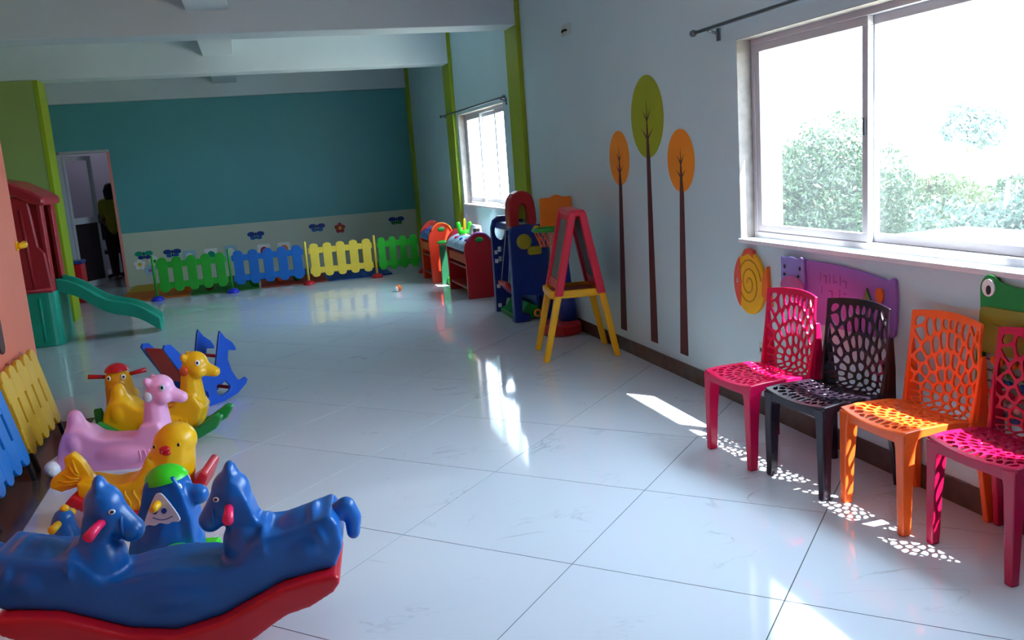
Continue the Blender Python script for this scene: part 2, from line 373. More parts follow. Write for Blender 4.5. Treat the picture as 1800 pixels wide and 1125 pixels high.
# ------------------------------------------------------------------ perforated chairs
def voronoi(pts, poly):
    cells = []
    for i, p in enumerate(pts):
        c = list(poly)
        for j, q in enumerate(pts):
            if i == j: continue
            mx, my = (p[0]+q[0])/2, (p[1]+q[1])/2; nx, ny = q[0]-p[0], q[1]-p[1]; out = []
            for k in range(len(c)):
                a, b = c[k], c[(k+1) % len(c)]
                da = (a[0]-mx)*nx+(a[1]-my)*ny; db = (b[0]-mx)*nx+(b[1]-my)*ny
                if da <= 0: out.append(a)
                if (da <= 0) != (db <= 0):
                    t = da/(da-db); out.append((a[0]+t*(b[0]-a[0]), a[1]+t*(b[1]-a[1])))
            c = out
            if not c: break
        if len(c) >= 3: cells.append(c)
    return cells
def web_mesh(w, h, focus, step, surf, rib, thick, rim, rs):
    """web of rounded holes on the sheet [-w/2,w/2]x[0,h]; surf(x,y)->Vector"""
    rnd = random.Random(rs); pts = []
    k = 0
    while k*step < 2*(w+h):
        r = k*step*1.12; n = max(1, int(2*math.pi*r/(step*0.88)))
        for q in range(n):
            a = 2*math.pi*(q+0.5*(k % 2))/n+0.13*k
            x = focus[0]+r*math.cos(a)+rnd.uniform(-1, 1)*step*0.08; y = focus[1]+r*math.sin(a)+rnd.uniform(-1, 1)*step*0.08
            if -w/2+rim*0.6 < x < w/2-rim*0.6 and rim*0.6 < y < h-rim*0.6: pts.append((x, y))
        k += 1
    i = rim*0.8
    cells = voronoi(pts, [(-w/2+i, i), (w/2-i, i), (w/2-i, h-i), (-w/2+i, h-i)])
    bm = bmesh.new()
    for c in cells:
        c = [p for n_, p in enumerate(c) if math.dist(p, c[n_-1]) > 1e-5]
        if len(c) < 3: continue
        cx = sum(p[0] for p in c)/len(c); cyy = sum(p[1] for p in c)/len(c)
        o = []
        for n_ in range(len(c)):
            a, b = c[n_], c[(n_+1) % len(c)]; o += [a, ((a[0]+b[0])/2, (a[1]+b[1])/2)]
        rm = sum(math.dist(p, (cx, cyy)) for p in o)/len(o); sc = max(0.15, 1-rib/rm)
        inn = [(cx+(p[0]-cx)*sc, cyy+(p[1]-cyy)*sc) for p in o]
        m_ = len(inn)
        inn = [((inn[q-1][0]+2*inn[q][0]+inn[(q+1) % m_][0])/4, (inn[q-1][1]+2*inn[q][1]+inn[(q+1) % m_][1])/4) for q in range(m_)]
        vo = [bm.verts.new(surf(*p)) for p in o]; vi = [bm.verts.new(surf(*p)) for p in inn]
        for q in range(m_): bm.faces.new((vo[q], vo[(q+1) % m_], vi[(q+1) % m_], vi[q]))
    nn = 14
    for (xa, xb, ya, yb, nx, ny) in ((-w/2, w/2, 0, rim, nn, 1), (-w/2, w/2, h-rim, h, nn, 1), (-w/2, -w/2+rim, rim, h-rim, 1, nn), (w/2-rim, w/2, rim, h-rim, 1, nn)):
        gv = [[bm.verts.new(surf(xa+(xb-xa)*a/nx, ya+(yb-ya)*b/ny)) for b in range(ny+1)] for a in range(nx+1)]
        for a in range(nx):
            for b in range(ny): bm.faces.new((gv[a][b], gv[a+1][b], gv[a+1][b+1], gv[a][b+1]))
    bmesh.ops.remove_doubles(bm, verts=bm.verts[:], dist=0.0006)
    bmesh.ops.recalc_face_normals(bm, faces=bm.faces[:])
    return bm
def bez(p, t):
    a, b, c, d = p; s = 1-t
    return tuple(s**3*a[i]+3*s*s*t*b[i]+3*s*t*t*c[i]+t**3*d[i] for i in (0, 1))
BK = ((-0.10, 0.418), (-0.185, 0.418), (-0.155, 0.58), (-0.182, 0.842))
BKH = 0.46
def back_surf(x, y):
    t = min(1, max(0, y/BKH)); px, pz = bez(BK, t); u = x/0.22
    w_ = 0.97+0.07*math.sin(math.pi*min(1, t*1.1))-0.0*t
    return Vector((px+0.034*u*u*min(1, t*2.5), x*w_, pz-0.014*u*u*t))
SEATL = 0.36
def seat_z(x, u): return 0.438-0.020*(1-u*u)*math.sin(math.pi*min(1, max(0, (x+0.15)/0.38)))-0.022*max(0, (x-0.15)/0.07)*(1-u*u*0.7)-0.02*max(0, (-x-0.03)/0.1)
def seat_surf(x, y):
    px = 0.225-y*(0.325/SEATL); u = x/0.22
    return Vector((px-0.012*u*u*max(0, px)/0.2, x*(1.0-0.08*max(0, 0.1-px)/0.3), seat_z(px, u)))
CH = {}
def solid(bm, name, m, parent, th):
    o = obj(name, bm, m, parent); s_ = o.modifiers.new('solid', 'SOLIDIFY'); s_.thickness = th; s_.offset = 0
    b_ = o.modifiers.new('bev', 'BEVEL'); b_.width = 0.0022; b_.segments = 1; b_.limit_method = 'ANGLE'; b_.angle_limit = R(50)
    return o
def qleg(bm, secs):
    rings = [[bm.verts.new((cx+sx*a, cyy+sy*b, z)) for a, b in ((-1, -1), (1, -1), (1, 1), (-1, 1))] for (cx, cyy, z, sx, sy) in secs]
    for a, b in zip(rings, rings[1:]):
        for k in range(4): bm.faces.new((a[k], a[(k+1) % 4], b[(k+1) % 4], b[k]))
    bm.faces.new(rings[0][::-1]); bm.faces.new(rings[-1])
def chair_meshes():
    d = {}
    d['seat'] = web_mesh(0.44, SEATL, (0, 0.24), 0.042, seat_surf, 0.0062, 0.01, 0.022, 3)
    d['backrest'] = web_mesh(0.44, BKH, (0, 0.16), 0.050, back_surf, 0.0056, 0.01, 0.016, 5)
    ap = bmesh.new(); n = 24; path = []
    for k in range(9): path.append((0.44*-0.5, SEATL*0.98*(1-k/8)))
    for k in range(1, n): path.append((-0.22+0.44*k/n, 0))
    for k in range(9): path.append((0.22, SEATL*0.98*k/8))
    prev = None
    for (x, y) in path:
        t = seat_surf(x, y); dep = 0.030+0.030*(abs(x)/0.22)**3 if y == 0 else 0.03+0.03*max(0, 1-y/0.08)
        a = ap.verts.new(t+Vector((0, 0, 0.004))); b = ap.verts.new(t-Vector((0, 0, dep)))
        if prev: ap.faces.new((prev[0], a, b, prev[1]))
        prev = (a, b)
    d['apron'] = ap
    return d
def chair(label, m, loc, rz, sx):
    t = thing('web_chair', label, 'chair', loc, rz, 'perforated plastic chairs along the wall'); t.scale = (sx, 0.92, 0.968)
    if not CH:
        tmp = {}
        for k, bm in chair_meshes().items():
            bmesh.ops.recalc_face_normals(bm, faces=bm.faces[:]); me = bpy.data.meshes.new(k); bm.to_mesh(me); bm.free(); CH[k] = me
        for s in (-1, 1):
            bm = bmesh.new(); qleg(bm, [(0.200, s*0.200, 0, 0.021, 0.018), (0.198, s*0.198, 0.2, 0.025, 0.022), (0.193, s*0.194, 0.36, 0.030, 0.027), (0.184, s*0.186, 0.425, 0.040, 0.036)])
            me = bpy.data.meshes.new('leg'); bmesh.ops.recalc_face_normals(bm, faces=bm.faces[:]); bm.to_mesh(me); bm.free(); CH['front_leg%d' % s] = me
            bm = bmesh.new(); qleg(bm, [(-0.188, s*0.226, 0, 0.016, 0.014), (-0.168, s*0.216, 0.25, 0.026, 0.014), (-0.140, s*0.208, 0.42, 0.042, 0.013), (-0.146, s*0.216, 0.55, 0.028, 0.010), (-0.150, s*0.219, 0.70, 0.012, 0.006)])
            me = bpy.data.meshes.new('leg'); bmesh.ops.recalc_face_normals(bm, faces=bm.faces[:]); bm.to_mesh(me); bm.free(); CH['rear_leg%d' % s] = me
    for k, me in CH.items():
        me2 = me.copy(); me2.materials.clear()
        o = link_mesh(k if 'leg' not in k else 'leg', me2, m, t)
        if 'leg' in k:
            b = o.modifiers.new('bev', 'BEVEL'); b.width = 0.006; b.segments = 3; b.limit_method = 'ANGLE'
        else:
            s_ = o.modifiers.new('solid', 'SOLIDIFY'); s_.thickness = 0.010 if k != 'apron' else 0.008; s_.offset = 0
            b = o.modifiers.new('bev', 'BEVEL'); b.width = 0.002; b.segments = 1; b.limit_method = 'ANGLE'; b.angle_limit = R(50)
    return t
chair('magenta web chair, farthest of the row, beside the yellow fish plaque', MAG, (2.352, 3.795, 0), R(180+2), 1.04)
chair('black web chair between the magenta chair and the orange chair', CHBLK, (2.408, 3.345, 0), R(180+4), 0.98)
chair('orange web chair with sunlit seat', ORC, (2.480, 2.902, 0), R(180-2), 0.95)
chair('crimson web chair nearest the camera, cut off by the right picture edge', DMAG, (2.500, 2.440, 0), R(180), 0.85)

# ------------------------------------------------------------------ painted trees on the right wall
def painted_tree(lab, cyt, cz, ry, rz, zb, m, drift):
    t = thing('painted_tree', lab, 'wall painting', (WX, cyt, zb), 0, 'trees painted on the wall')
    F = lambda a, b, c: (-0.0006-c, a-cyt, b-zb)
    pl_obj('crown', circ(cyt, cz, ry, rz, 48), 0, 0.001, m, t, F)
    tw, bw = 0.020, 0.058
    ct = cz+rz*0.45
    pl_obj('trunk', [(cyt+drift+bw, zb), (cyt+tw*1.4, cz-rz), (cyt+tw*0.5, cz-rz*0.2), (cyt, ct), (cyt-tw*0.5, cz-rz*0.2), (cyt-tw*1.4, cz-rz), (cyt+drift-bw, zb)], 0, 0.0016, BROWN, t, F)
    for dz, l in ((-0.55, 0.36), (-0.1, 0.26)):
        for s in (-1, 1):
            a = (cyt, cz+rz*dz); b = (cyt+s*ry*l, a[1]+rz*0.28); w_ = 0.008
            pl_obj('branch', [(a[0], a[1]-w_*1.6), (b[0], b[1]), (a[0], a[1]+w_*1.6)], 0, 0.0018, BROWN, t, F)
painted_tree('tall painted tree with a big olive green oval crown', 5.77, 1.767, 0.262, 0.281, 0.165, PT_G, 0.03)
painted_tree('small painted tree with orange crown, behind the easel', 6.285, 1.495, 0.188, 0.202, 0.165, PT_O, 0.07)
painted_tree('small painted tree with orange crown, nearest the window', 5.285, 1.459, 0.190, 0.202, 0.162, PT_O, 0.05)

# ------------------------------------------------------------------ wall plaques
t = thing('fish_plaque', 'round yellow and red fish plaque with spiral groove on the wall', 'wall toy', (WX, 4.46, 0.57))
F = lambda a, b, c: (-c, a-4.46, b-0.57)
pl_obj('body', circ(4.455, 0.755, 0.158, 0.180, 48), 0, 0.022, YEL, t, F, bevel=0.005)
pl_obj('head', [(4.455+0.161*math.cos(a), 0.755+0.183*math.sin(a)) for a in np.linspace(R(-50), R(50), 16)]+[(4.55, 0.90), (4.535, 0.755), (4.55, 0.61)], 0, 0.026, P('fish_red', '#DE5340'), t, F, bevel=0.003)
pl_obj('top_fin', [(4.53, 0.90), (4.50, 0.945), (4.46, 0.955), (4.41, 0.945), (4.40, 0.90), (4.455, 0.925)], 0, 0.024, P('fish_red', '#DE5340'), t, F, bevel=0.003)
pl_obj('tail_fin', [(4.315, 0.80), (4.268, 0.87), (4.262, 0.77), (4.235, 0.645), (4.325, 0.70)], 0, 0.024, ORG, t, F, bevel=0.003)
bm = bmesh.new(); tube(bm, [(-0.0225, -0.005+(0.015+0.0062*k*0.5)*math.cos(k*0.42), 0.185+(0.017+0.0070*k*0.5)*math.sin(k*0.42)) for k in range(38)], 0.004, 6); obj('spiral_groove', bm, P('ochre', '#B88408', 0.5), t, True)
eye(t, (-0.0265, 0.118, 0.19), (-1, 0, 0), 0.009)

t = thing('hippo_plaque', 'long purple hippo plaque on the wall behind the magenta and black chairs', 'wall toy', (WX, 3.7, 0.6))
F = lambda a, b, c: (-c, a-3.7, b-0.6)
pl_obj('board', chaikin([(4.02, 0.935), (3.80, 0.938), (3.56, 0.930), (3.36, 0.905), (3.30, 0.895), (3.27, 0.915), (3.245, 0.90), (3.245, 0.66), (3.30, 0.62), (4.0, 0.62)], 1), 0, 0.018, PUR, t, F, bevel=0.004)
hd = pl_obj('head', chaikin([(4.115, 0.80), (4.112, 0.90), (4.115, 0.935), (4.10, 0.947), (4.075, 0.938), (4.01, 0.948), (3.965, 0.935), (3.935, 0.952), (3.915, 0.945), (3.915, 0.92), (3.90, 0.80), (3.93, 0.74), (4.09, 0.74)], 1), 0.018, 0.034, LAVP, t, F, bevel=0.004)
pl_obj('muzzle', chaikin([(4.12, 0.80), (4.06, 0.845), (3.96, 0.845), (3.89, 0.80), (3.93, 0.735), (4.09, 0.735)], 2), 0.034, 0.040, P('mauve', '#B45C98', 0.45), hd, F)
for y in (4.075, 3.94):
    pl_obj('eye', circ(y, 0.89, 0.008, 0.011, 12), 0.034, 0.037, BLACKM, hd, F)
    pl_obj('nostril', circ(y-0.005*(y-4.0)/abs(y-4.0), 0.85, 0.010, 0.008, 12), 0.040, 0.042, BLACKM, hd, F)
for k, (y, z, w_, h_) in enumerate(((3.79, 0.865, 0.006, 0.05), (3.755, 0.872, 0.026, 0.006), (3.745, 0.855, 0.006, 0.04), (3.715, 0.862, 0.006, 0.05), (3.685, 0.862, 0.006, 0.045), (3.668, 0.85, 0.022, 0.006), (3.635, 0.86, 0.006, 0.05), (3.605, 0.86, 0.022, 0.006), (3.59, 0.845, 0.006, 0.035), (3.78, 0.80, 0.006, 0.04), (3.71, 0.80, 0.03, 0.006), (3.70, 0.785, 0.006, 0.035), (3.64, 0.795, 0.006, 0.045), (3.60, 0.80, 0.02, 0.006))):
    pl_obj('faded_stroke', [(y-w_/2, z-h_/2), (y+w_/2, z-h_/2), (y+w_/2, z+h_/2), (y-w_/2, z+h_/2)], 0.018, 0.0188, P('faded_purple', '#774E96', 0.6), t, F)
pl_obj('tree_shape', [(3.475, 0.775), (3.435, 0.85), (3.395, 0.775)], 0.018, 0.026, DGRN, t, F, bevel=0.002)
pl_obj('fruit_shape', circ(3.345, 0.825, 0.026, 0.036, 20), 0.018, 0.028, DORG, t, F, bevel=0.002)

t = thing('frog_bead_board', 'green frog bead board with big eyes on the wall behind the orange chair', 'wall toy', (WX, 2.55, 0.4))
F = lambda a, b, c: (-c, a-2.55, b-0.4)
pl_obj('head', chaikin([(2.768, 0.80), (2.772, 0.90), (2.775, 0.945), (2.745, 0.985), (2.705, 0.985), (2.675, 0.955), (2.55, 0.945), (2.425, 0.955), (2.395, 0.985), (2.355, 0.985), (2.325, 0.945), (2.328, 0.90), (2.332, 0.80)], 2), 0, 0.02, DGRN, t, F, bevel=0.004)
for y in (2.727, 2.373):
    e = pl_obj('eye', circ(y, 0.935, 0.030, 0.034, 24), 0.02, 0.026, WHITEP, t, F); pl_obj('pupil', circ(y-0.004, 0.927, 0.010, 0.018, 16), 0.026, 0.030, BLACKM, e, F)
pl_obj('face_band', rrect(2.33, 2.77, 0.68, 0.862, 0.03), 0.004, 0.024, P('olive', '#8F8A20', 0.5), t, F, bevel=0.003)
pl_obj('mouth', [(2.70, 0.800), (2.55, 0.770), (2.40, 0.800), (2.55, 0.778)], 0.024, 0.026, mat('paint_dark_olive', '#4A4A12', 0.6), t, F)
for y in (2.765, 2.335): obj('side_post', B((-0.03, -0.0, y-2.55-0.012, y-2.55+0.012, 0.0, 0.30)), DGRN, t, bevel=0.003)
for k, (z, m_) in enumerate(((0.655, DORG), (0.612, GRN), (0.57, BLUE), (0.528, PNKR), (0.485, WHITEP), (0.44, NAVY))):
    bm = bmesh.new(); tube(bm, [(-0.016, -0.215, z-0.4), (-0.016, 0.215, z-0.4)], 0.004, 6); rd = obj('wire', bm, STEEL, t)
    me = None
    for q in range(9):
        y = -0.195+q*0.043+0.012*math.sin(q*2+k)
        if me is None:
            bm = bmesh.new(); ell(bm, (0, 0, 0), (0.013, 0.018, 0.018), None, 10); bo = obj('bead', bm, m_, rd, True); me = bo.data
        else: bo = link_mesh('bead', me, None, rd)
        bo.location = (-0.016, y, z-0.4)

t = thing('wall_socket', 'small grey cable outlet on the wall left of the magenta chair', 'socket', (WX, 4.36, 0.37))
obj('plate', B((-0.008, 0, -0.045, 0.03, -0.02, 0.05)), mat('socket_grey', '#B9C6C6', 0.5), t, bevel=0.003)
obj('hole', B((-0.010, -0.008, 0.0, 0.014, 0.0, 0.022)), BLACKM, t); obj('hole', B((-0.010, -0.008, -0.03, -0.02, 0.0, 0.022)), mat('hole_grey', '#6F7C7E', 0.6), t)
t = thing('cable_stub', 'tiny dark cable stub high on the wall near the pillar', 'cable stub', (WX, 7.27, 2.57))
obj('plate', B((-0.006, 0, -0.11, 0.11, -0.04, 0.05)), mat('patch_grey', '#B4BFC0', 0.7), t, bevel=0.003)
bm = bmesh.new(); tube(bm, [(-0.005, -0.02, 0), (-0.04, -0.02, -0.005), (-0.05, -0.03, -0.02)], 0.010, 8); obj('cable', bm, BLACKM, t, True)
bm = bmesh.new(); tube(bm, [(-0.005, 0.07, 0), (-0.02, 0.07, -0.003)], 0.008, 8); obj('screw', bm, STEEL, t, True)

# ------------------------------------------------------------------ easel
t = thing('double_easel', 'red and yellow A-frame easel with grey boards beside the wall', 'easel', (2.355, 6.50, 0), R(-10))
bm_b = []
yN, yF = -0.235, 0.235; ztop = 1.125
for s in (-1, 1):
    xf, xt = s*0.30, s*0.035
    if s > 0: xf = 0.255
    xm = xt+(xf-xt)*(ztop-0.52)/ztop
    for y in (yN, yF):
        bm = bmesh.new(); qleg(bm, [(xm, y, 0.50, 0.030, 0.034), (xt, y, ztop, 0.028, 0.032)]); obj('upper_leg', bm, PNKR if False else P('easel_red', '#D81E40'), t, bevel=0.008)
        bm = bmesh.new(); qleg(bm, [(xf, y, 0, 0.022, 0.024), (xm, y, 0.515, 0.027, 0.031)]); obj('lower_leg', bm, YEL, t, bevel=0.008)
    # board between the two legs
    dirv = Vector((xf-xt, 0, -ztop)).normalized(); nrm = Vector((dirv.z, 0, -dirv.x))*(1 if s < 0 else -1)
    if nrm.x*s < 0: nrm = -nrm
    o_ = Vector((xt, 0, ztop))
    def SL(a, b, c, o_=o_, dirv=dirv, nrm=nrm): return o_+dirv*b+Vector((0, a, 0))+nrm*c
    fr = pl_obj('board_frame', rrect(-0.22, 0.22, 0.02, 0.60, 0.03), -0.012, 0.012, P('easel_red', '#D81E40'), t, SL, holes=[rrect(-0.17, 0.17, 0.07, 0.53, 0.02)], bevel=0.003)
    pl_obj('board', rrect(-0.18, 0.18, 0.06, 0.54, 0.01), -0.006, 0.006, mat('slate_grey', '#6C7472', 0.6, 0.1, 10), fr, SL)
obj('top_ridge', B((-0.06, 0.06, yN-0.03, yF+0.03, 1.09, 1.14)), P('easel_red', '#D81E40'), t, bevel=0.02)
pl_obj('tray', rrect(-0.235, 0.17, yN+0.02, yF-0.02, 0.05), 0.475, 0.505, YEL, t, XY, bevel=0.008)
pl_obj('tray_rim', rrect(-0.24, 0.175, yN+0.015, yF-0.015, 0.055), 0.49, 0.535, YEL, t, XY, holes=[rrect(-0.21, 0.145, yN+0.045, yF-0.045, 0.04)], bevel=0.005)
pl_obj('tray_mat', rrect(-0.207, 0.142, yN+0.048, yF-0.048, 0.04), 0.505, 0.511, P('rust', '#A84824', 0.6), t, XY)

# ------------------------------------------------------------------ basketball stand
t = thing('basketball_stand', 'toy basketball hoop with orange backboard and red base behind the easel', 'basketball hoop', (2.53, 7.34, 0))
bm = bmesh.new(); plate(bm, chaikin([(-0.20, -0.20), (0.14, -0.20), (0.14, 0.20), (-0.20, 0.20)], 2), 0, 0.10, XY); obj('base', bm, DRED, t, bevel=0.02)
bm = bmesh.new(); lathe(bm, [(0.085, 0.10), (0.075, 0.25), (0.045, 0.45), (0.028, 0.75), (0.028, 1.0)], 20, (0.06, 0.05, 0)); obj('post', bm, NAVY, t, True)
pl_obj('backboard', [(-0.15, 0.92), (0.135, 0.92), (0.145, 0.93), (0.14, 1.185), (0.13, 1.195), (0.055, 1.195), (0.03, 1.21), (0.0, 1.216), (-0.03, 1.21), (-0.055, 1.195), (-0.145, 1.195), (-0.155, 1.185), (-0.16, 0.93)], -0.0, 0.025, DORG, t, XZ, bevel=0.006)
bm = bmesh.new(); tube(bm, [(-0.13+0.14*math.cos(2*math.pi*k/28), -0.15+0.14*math.sin(2*math.pi*k/28), 0.935) for k in range(29)], 0.016, 8, False); rim = obj('rim', bm, GRN, t, True)
obj('rim_bracket', B((-0.16, -0.06, -0.04, 0.0, 0.92, 0.95)), GRN, t, bevel=0.004)
for k in range(14):
    a = 2*math.pi*k/14; bm = bmesh.new()
    for s in (-1, 1): tube(bm, [(-0.13+0.135*math.cos(a), -0.15+0.135*math.sin(a), 0.92), (-0.13+0.085*math.cos(a+s*0.35), -0.15+0.08*math.sin(a+s*0.35), 0.79)], 0.0035, 5)
    obj('net_string', bm, ORG, rim)

# ------------------------------------------------------------------ blue swing set
t = thing('swing_set', 'dark blue toddler swing set with red arch and green base', 'swing set', (2.45, 8.42, 0))
NV = P('deep_blue', '#1A3684')
def side(y0, y1, x0, x1, zt, far):
    o = [(x0, 0.0), (x0+0.005, zt-0.12), (x0+0.03, zt-0.04), (x0+0.09, zt), (x1-0.05, zt), (x1, zt-0.06), (x1, 0.0), (x1-0.09, 0.0), (x1-0.10, 0.10), (x0+0.12, 0.14), (x0+0.09, 0.0)] if far else \
        [(x0, 0.0), (x0+0.005, zt-0.08), (x0+0.03, zt), (x1-0.03, zt), (x1, zt-0.1), (x1, 0.0), (x1-0.07, 0.0), (x1-0.08, 0.05), (x1-0.09, 0.24), (x0+0.09, 0.26), (x0+0.08, 0.10), (x0+0.16, 0.06), (x0+0.15, 0.0)]
    hs = [circ((x0+0.10), zt-0.155, 0.058, 0.085, 24)]+[rrect(x0+0.06, x0+0.10, zt-0.36-0.1*k, zt-0.31-0.1*k, 0.012) for k in range(2)] if far else []
    return pl_obj('side_panel', o, y0, y1, NV, t, XZ, holes=hs, bevel=0.008)
side(0.34, 0.40, -0.155, 0.20, 0.985, True); side(-0.38, -0.30, -0.17, 0.20, 0.92, False)
for z in (0.62, 0.53, 0.27, 0.07): obj('sticker', B((-0.135, -0.10, 0.336, 0.340, z-0.02, z+0.02)), WHITEP, t)
obj('back_panel', B((0.06, 0.10, -0.36, 0.37, 0.14, 0.80)), NV, t, bevel=0.01)
pl_obj('arch', chaikin([(-0.15, 0.86), (-0.155, 1.10), (-0.12, 1.21), (-0.03, 1.255), (0.08, 1.22), (0.115, 1.10), (0.12, 0.90), (0.04, 0.90), (0.035, 1.08), (-0.01, 1.135), (-0.055, 1.08), (-0.06, 0.86)], 1), -0.36, -0.22, DRED, t, XZ, bevel=0.012)
pl_obj('arch_window', [(-0.056, 0.98), (-0.056, 1.08), (-0.01, 1.13), (0.034, 1.08), (0.034, 0.98)], -0.28, -0.26, P('olive_panel', '#93A020', 0.5), t, XZ)
obj('top_bar', B((-0.10, 0.08, -0.36, 0.38, 0.86, 0.93)), NV, t, bevel=0.015)
bm = bmesh.new(); lathe(bm, [(0.075, 0), (0.07, 0.03), (0.04, 0.04)], 24); dk = obj('round_knob', bm, P('mustard', '#A79A22'), t, True); dk.rotation_euler = (R(90), 0, 0); dk.location = (-0.03, -0.375, 0.77)
bm = bmesh.new(); plate(bm, rrect(0.0, 0.13, 0.64, 0.72, 0.02), -0.42, -0.37, XZ); obj('bracket_block', bm, P('mustard', '#A79A22'), t, bevel=0.006)
for (x, z, r_, m_) in ((0.10, 0.875, 0.028, YEL), (0.06, 0.075, 0.030, ORG)):
    bm = bmesh.new(); tube(bm, [(x+r_*math.cos(2*math.pi*k/20), -0.385, z+r_*math.sin(2*math.pi*k/20)) for k in range(21)], 0.010, 8, False); obj('ring', bm, m_, t, True)
for y in (-0.12, 0.14):
    bm = bmesh.new(); tube(bm, [(-0.06, y*0.6, 0.90), (-0.135, y, 0.36)], 0.005, 6); obj('rope', bm, mat('rope', '#B9B4B0', 0.8), t)
blob('swing_seat', [('c', [((-0.15, -0.12, 0.34), 0.025), ((-0.15, 0.14, 0.34), 0.025), ((-0.06, -0.12, 0.24), 0.025), ((-0.06, 0.14, 0.24), 0.025)])], RED, t, 0.008, 4)
blob('swing_back', [('c', [((-0.05, -0.12, 0.25), 0.02), ((-0.05, 0.14, 0.25), 0.02), ((-0.02, -0.10, 0.44), 0.02), ((-0.02, 0.12, 0.44), 0.02)])], DGRN, t, 0.008, 4)
blob('base', [('p', [(-0.13, 0.005), (0.2, 0.005), (0.2, 0.05), (0.1, 0.14), (0.0, 0.17), (-0.06, 0.08), (-0.13, 0.05)], 0.28)], DGRN, t, 0.01, 8)

# ------------------------------------------------------------------ toy kitchens
def kitchen(lab, loc, ly, m, top_m, h, pat):
    t = thing('toy_kitchen', lab, 'toy kitchen', loc, 0, 'toy kitchens under the far window')
    w = 0.35
    for y in (0.0, ly-0.04):
        sp = pl_obj('side_panel', chaikin([(-w/2, 0), (-w/2+0.005, h*0.45), (-w/2-0.01, h*0.72), (-w/2+0.02, h*0.86), (-w*0.22, h*0.97), (0.0, h), (w*0.22, h*0.97), (w/2-0.02, h*0.86), (w/2+0.01, h*0.72), (w/2-0.005, h*0.45), (w/2, 0), (w/2-0.02, 0), (-w/2+0.02, 0)], 1), y, y+0.04, m, t, XZ, bevel=0.01)
        if y == 0.0:
            bm = bmesh.new(); ell(bm, (0.0, -0.004, h*0.88), (0.05, 0.012, 0.03)); obj('vent', bm, DGRN, sp, True)
            bm = bmesh.new(); tube(bm, [(w*0.40*math.cos(a), -0.006, h*0.80+h*0.18*math.sin(a)) for a in np.linspace(R(20), R(160), 14)], 0.010, 8); obj('arch_rim', bm, top_m, sp, True)
    for z in (0.10, 0.34): obj('shelf', B((-w/2+0.02, w/2-0.02, 0.04, ly-0.04, z, z+0.025)), mat('shelf_'+m.name, '#C77A4A' if z > 0.2 else '#8C2A20', 0.5), t, bevel=0.004)
    obj('back_board', B((w/2-0.035, w/2-0.015, 0.04, ly-0.04, 0.05, h*0.8)), m, t)
    ct = pl_obj('cooktop', chaikin([(-w/2-0.01, h*0.74), (-w/2+0.03, h*0.84), (0, h*0.92), (w/2-0.03, h*0.84), (w/2+0.01, h*0.74), (w/2, h*0.70), (-w/2, h*0.70)], 2), 0.04, ly-0.04, pat, t, XZ)
    for q in range(3):
        bm = bmesh.new(); ell(bm, (-0.09, 0.2+q*ly*0.26, h*0.86), (0.035, 0.045, 0.02)); obj('dial', bm, (P('plum', '#8A2F6A'), BLUE, PNKR)[q], ct, True)
    for q in range(4):
        obj('rack_bar', B((-w/2+0.01, -w/2+0.03, 0.06+q*0.06, 0.08+q*0.06, 0.13, 0.145)), STEEL, t)
    obj('drawer', B((-w/2+0.015, w/2-0.03, 0.05, ly-0.05, h*0.52, h*0.66)), m, t, bevel=0.008)
    return t
kitchen('dark red toy kitchen with arched end panel, nearest the blue swing set', (2.42, 9.80, 0), 1.0, DRED, P('violet', '#8A4A9E'), 0.765, mat('blue_white_print', '#A9C4E4', 0.35, 0.45, 16))
kitchen('orange red toy kitchen farthest from the camera beside the green fence', (2.34, 11.50, 0), 0.64, P('orange_red', '#DE3A20'), ORG, 0.80, mat('blue_print', '#4C78C8', 0.35, 0.6, 18))
t = thing('toy_cactus_stand', 'bright green and yellow toy stand on the dark red kitchen', 'toy', (2.42, 10.50, 0.700))
blob('leaves', [('c', [((-0.05, 0, 0.01), 0.025), ((-0.07, 0, 0.12), 0.03)]), ('c', [((0.05, 0.02, 0.01), 0.025), ((0.075, 0.02, 0.11), 0.03)]), ('e', (0, 0, 0.02), (0.08, 0.05, 0.025))], LIME, t, 0.008, 4)
blob('spike', [('c', [((0, 0, 0.02), 0.02), ((0.01, 0, 0.17), 0.016)])], YEL, t, 0.006, 3)
t = thing('white_toy_oven', 'small white toy appliance on top of the dark red kitchen', 'toy', (2.46, 10.12, 0.70))
blob('body', [('p', [(-0.07, 0), (0.07, 0), (0.06, 0.11), (-0.03, 0.13)], 0.07)], WHITEP, t, 0.008, 5); obj('window', B((-0.04, 0.04, -0.074, -0.068, 0.03, 0.08)), BLACKM, t)
t = thing('toy_bottle_rack', 'green and yellow toy rack standing between the two toy kitchens', 'toy', (2.37, 11.28, 0))
obj('panel', B((-0.12, 0.02, -0.02, 0.02, 0.0, 0.52)), mat('bottle_green', '#1F5A3E', 0.4), t, bevel=0.01); obj('post', B((0.03, 0.14, -0.035, 0.035, 0.0, 0.58)), YEL, t, bevel=0.012)
bm = bmesh.new(); ell(bm, (-0.06, 0, 0.55), (0.09, 0.05, 0.028)); obj('cap', bm, GRN, t, True); obj('foot', B((-0.05, 0.14, -0.07, 0.07, 0.0, 0.10)), GRN, t, bevel=0.02)

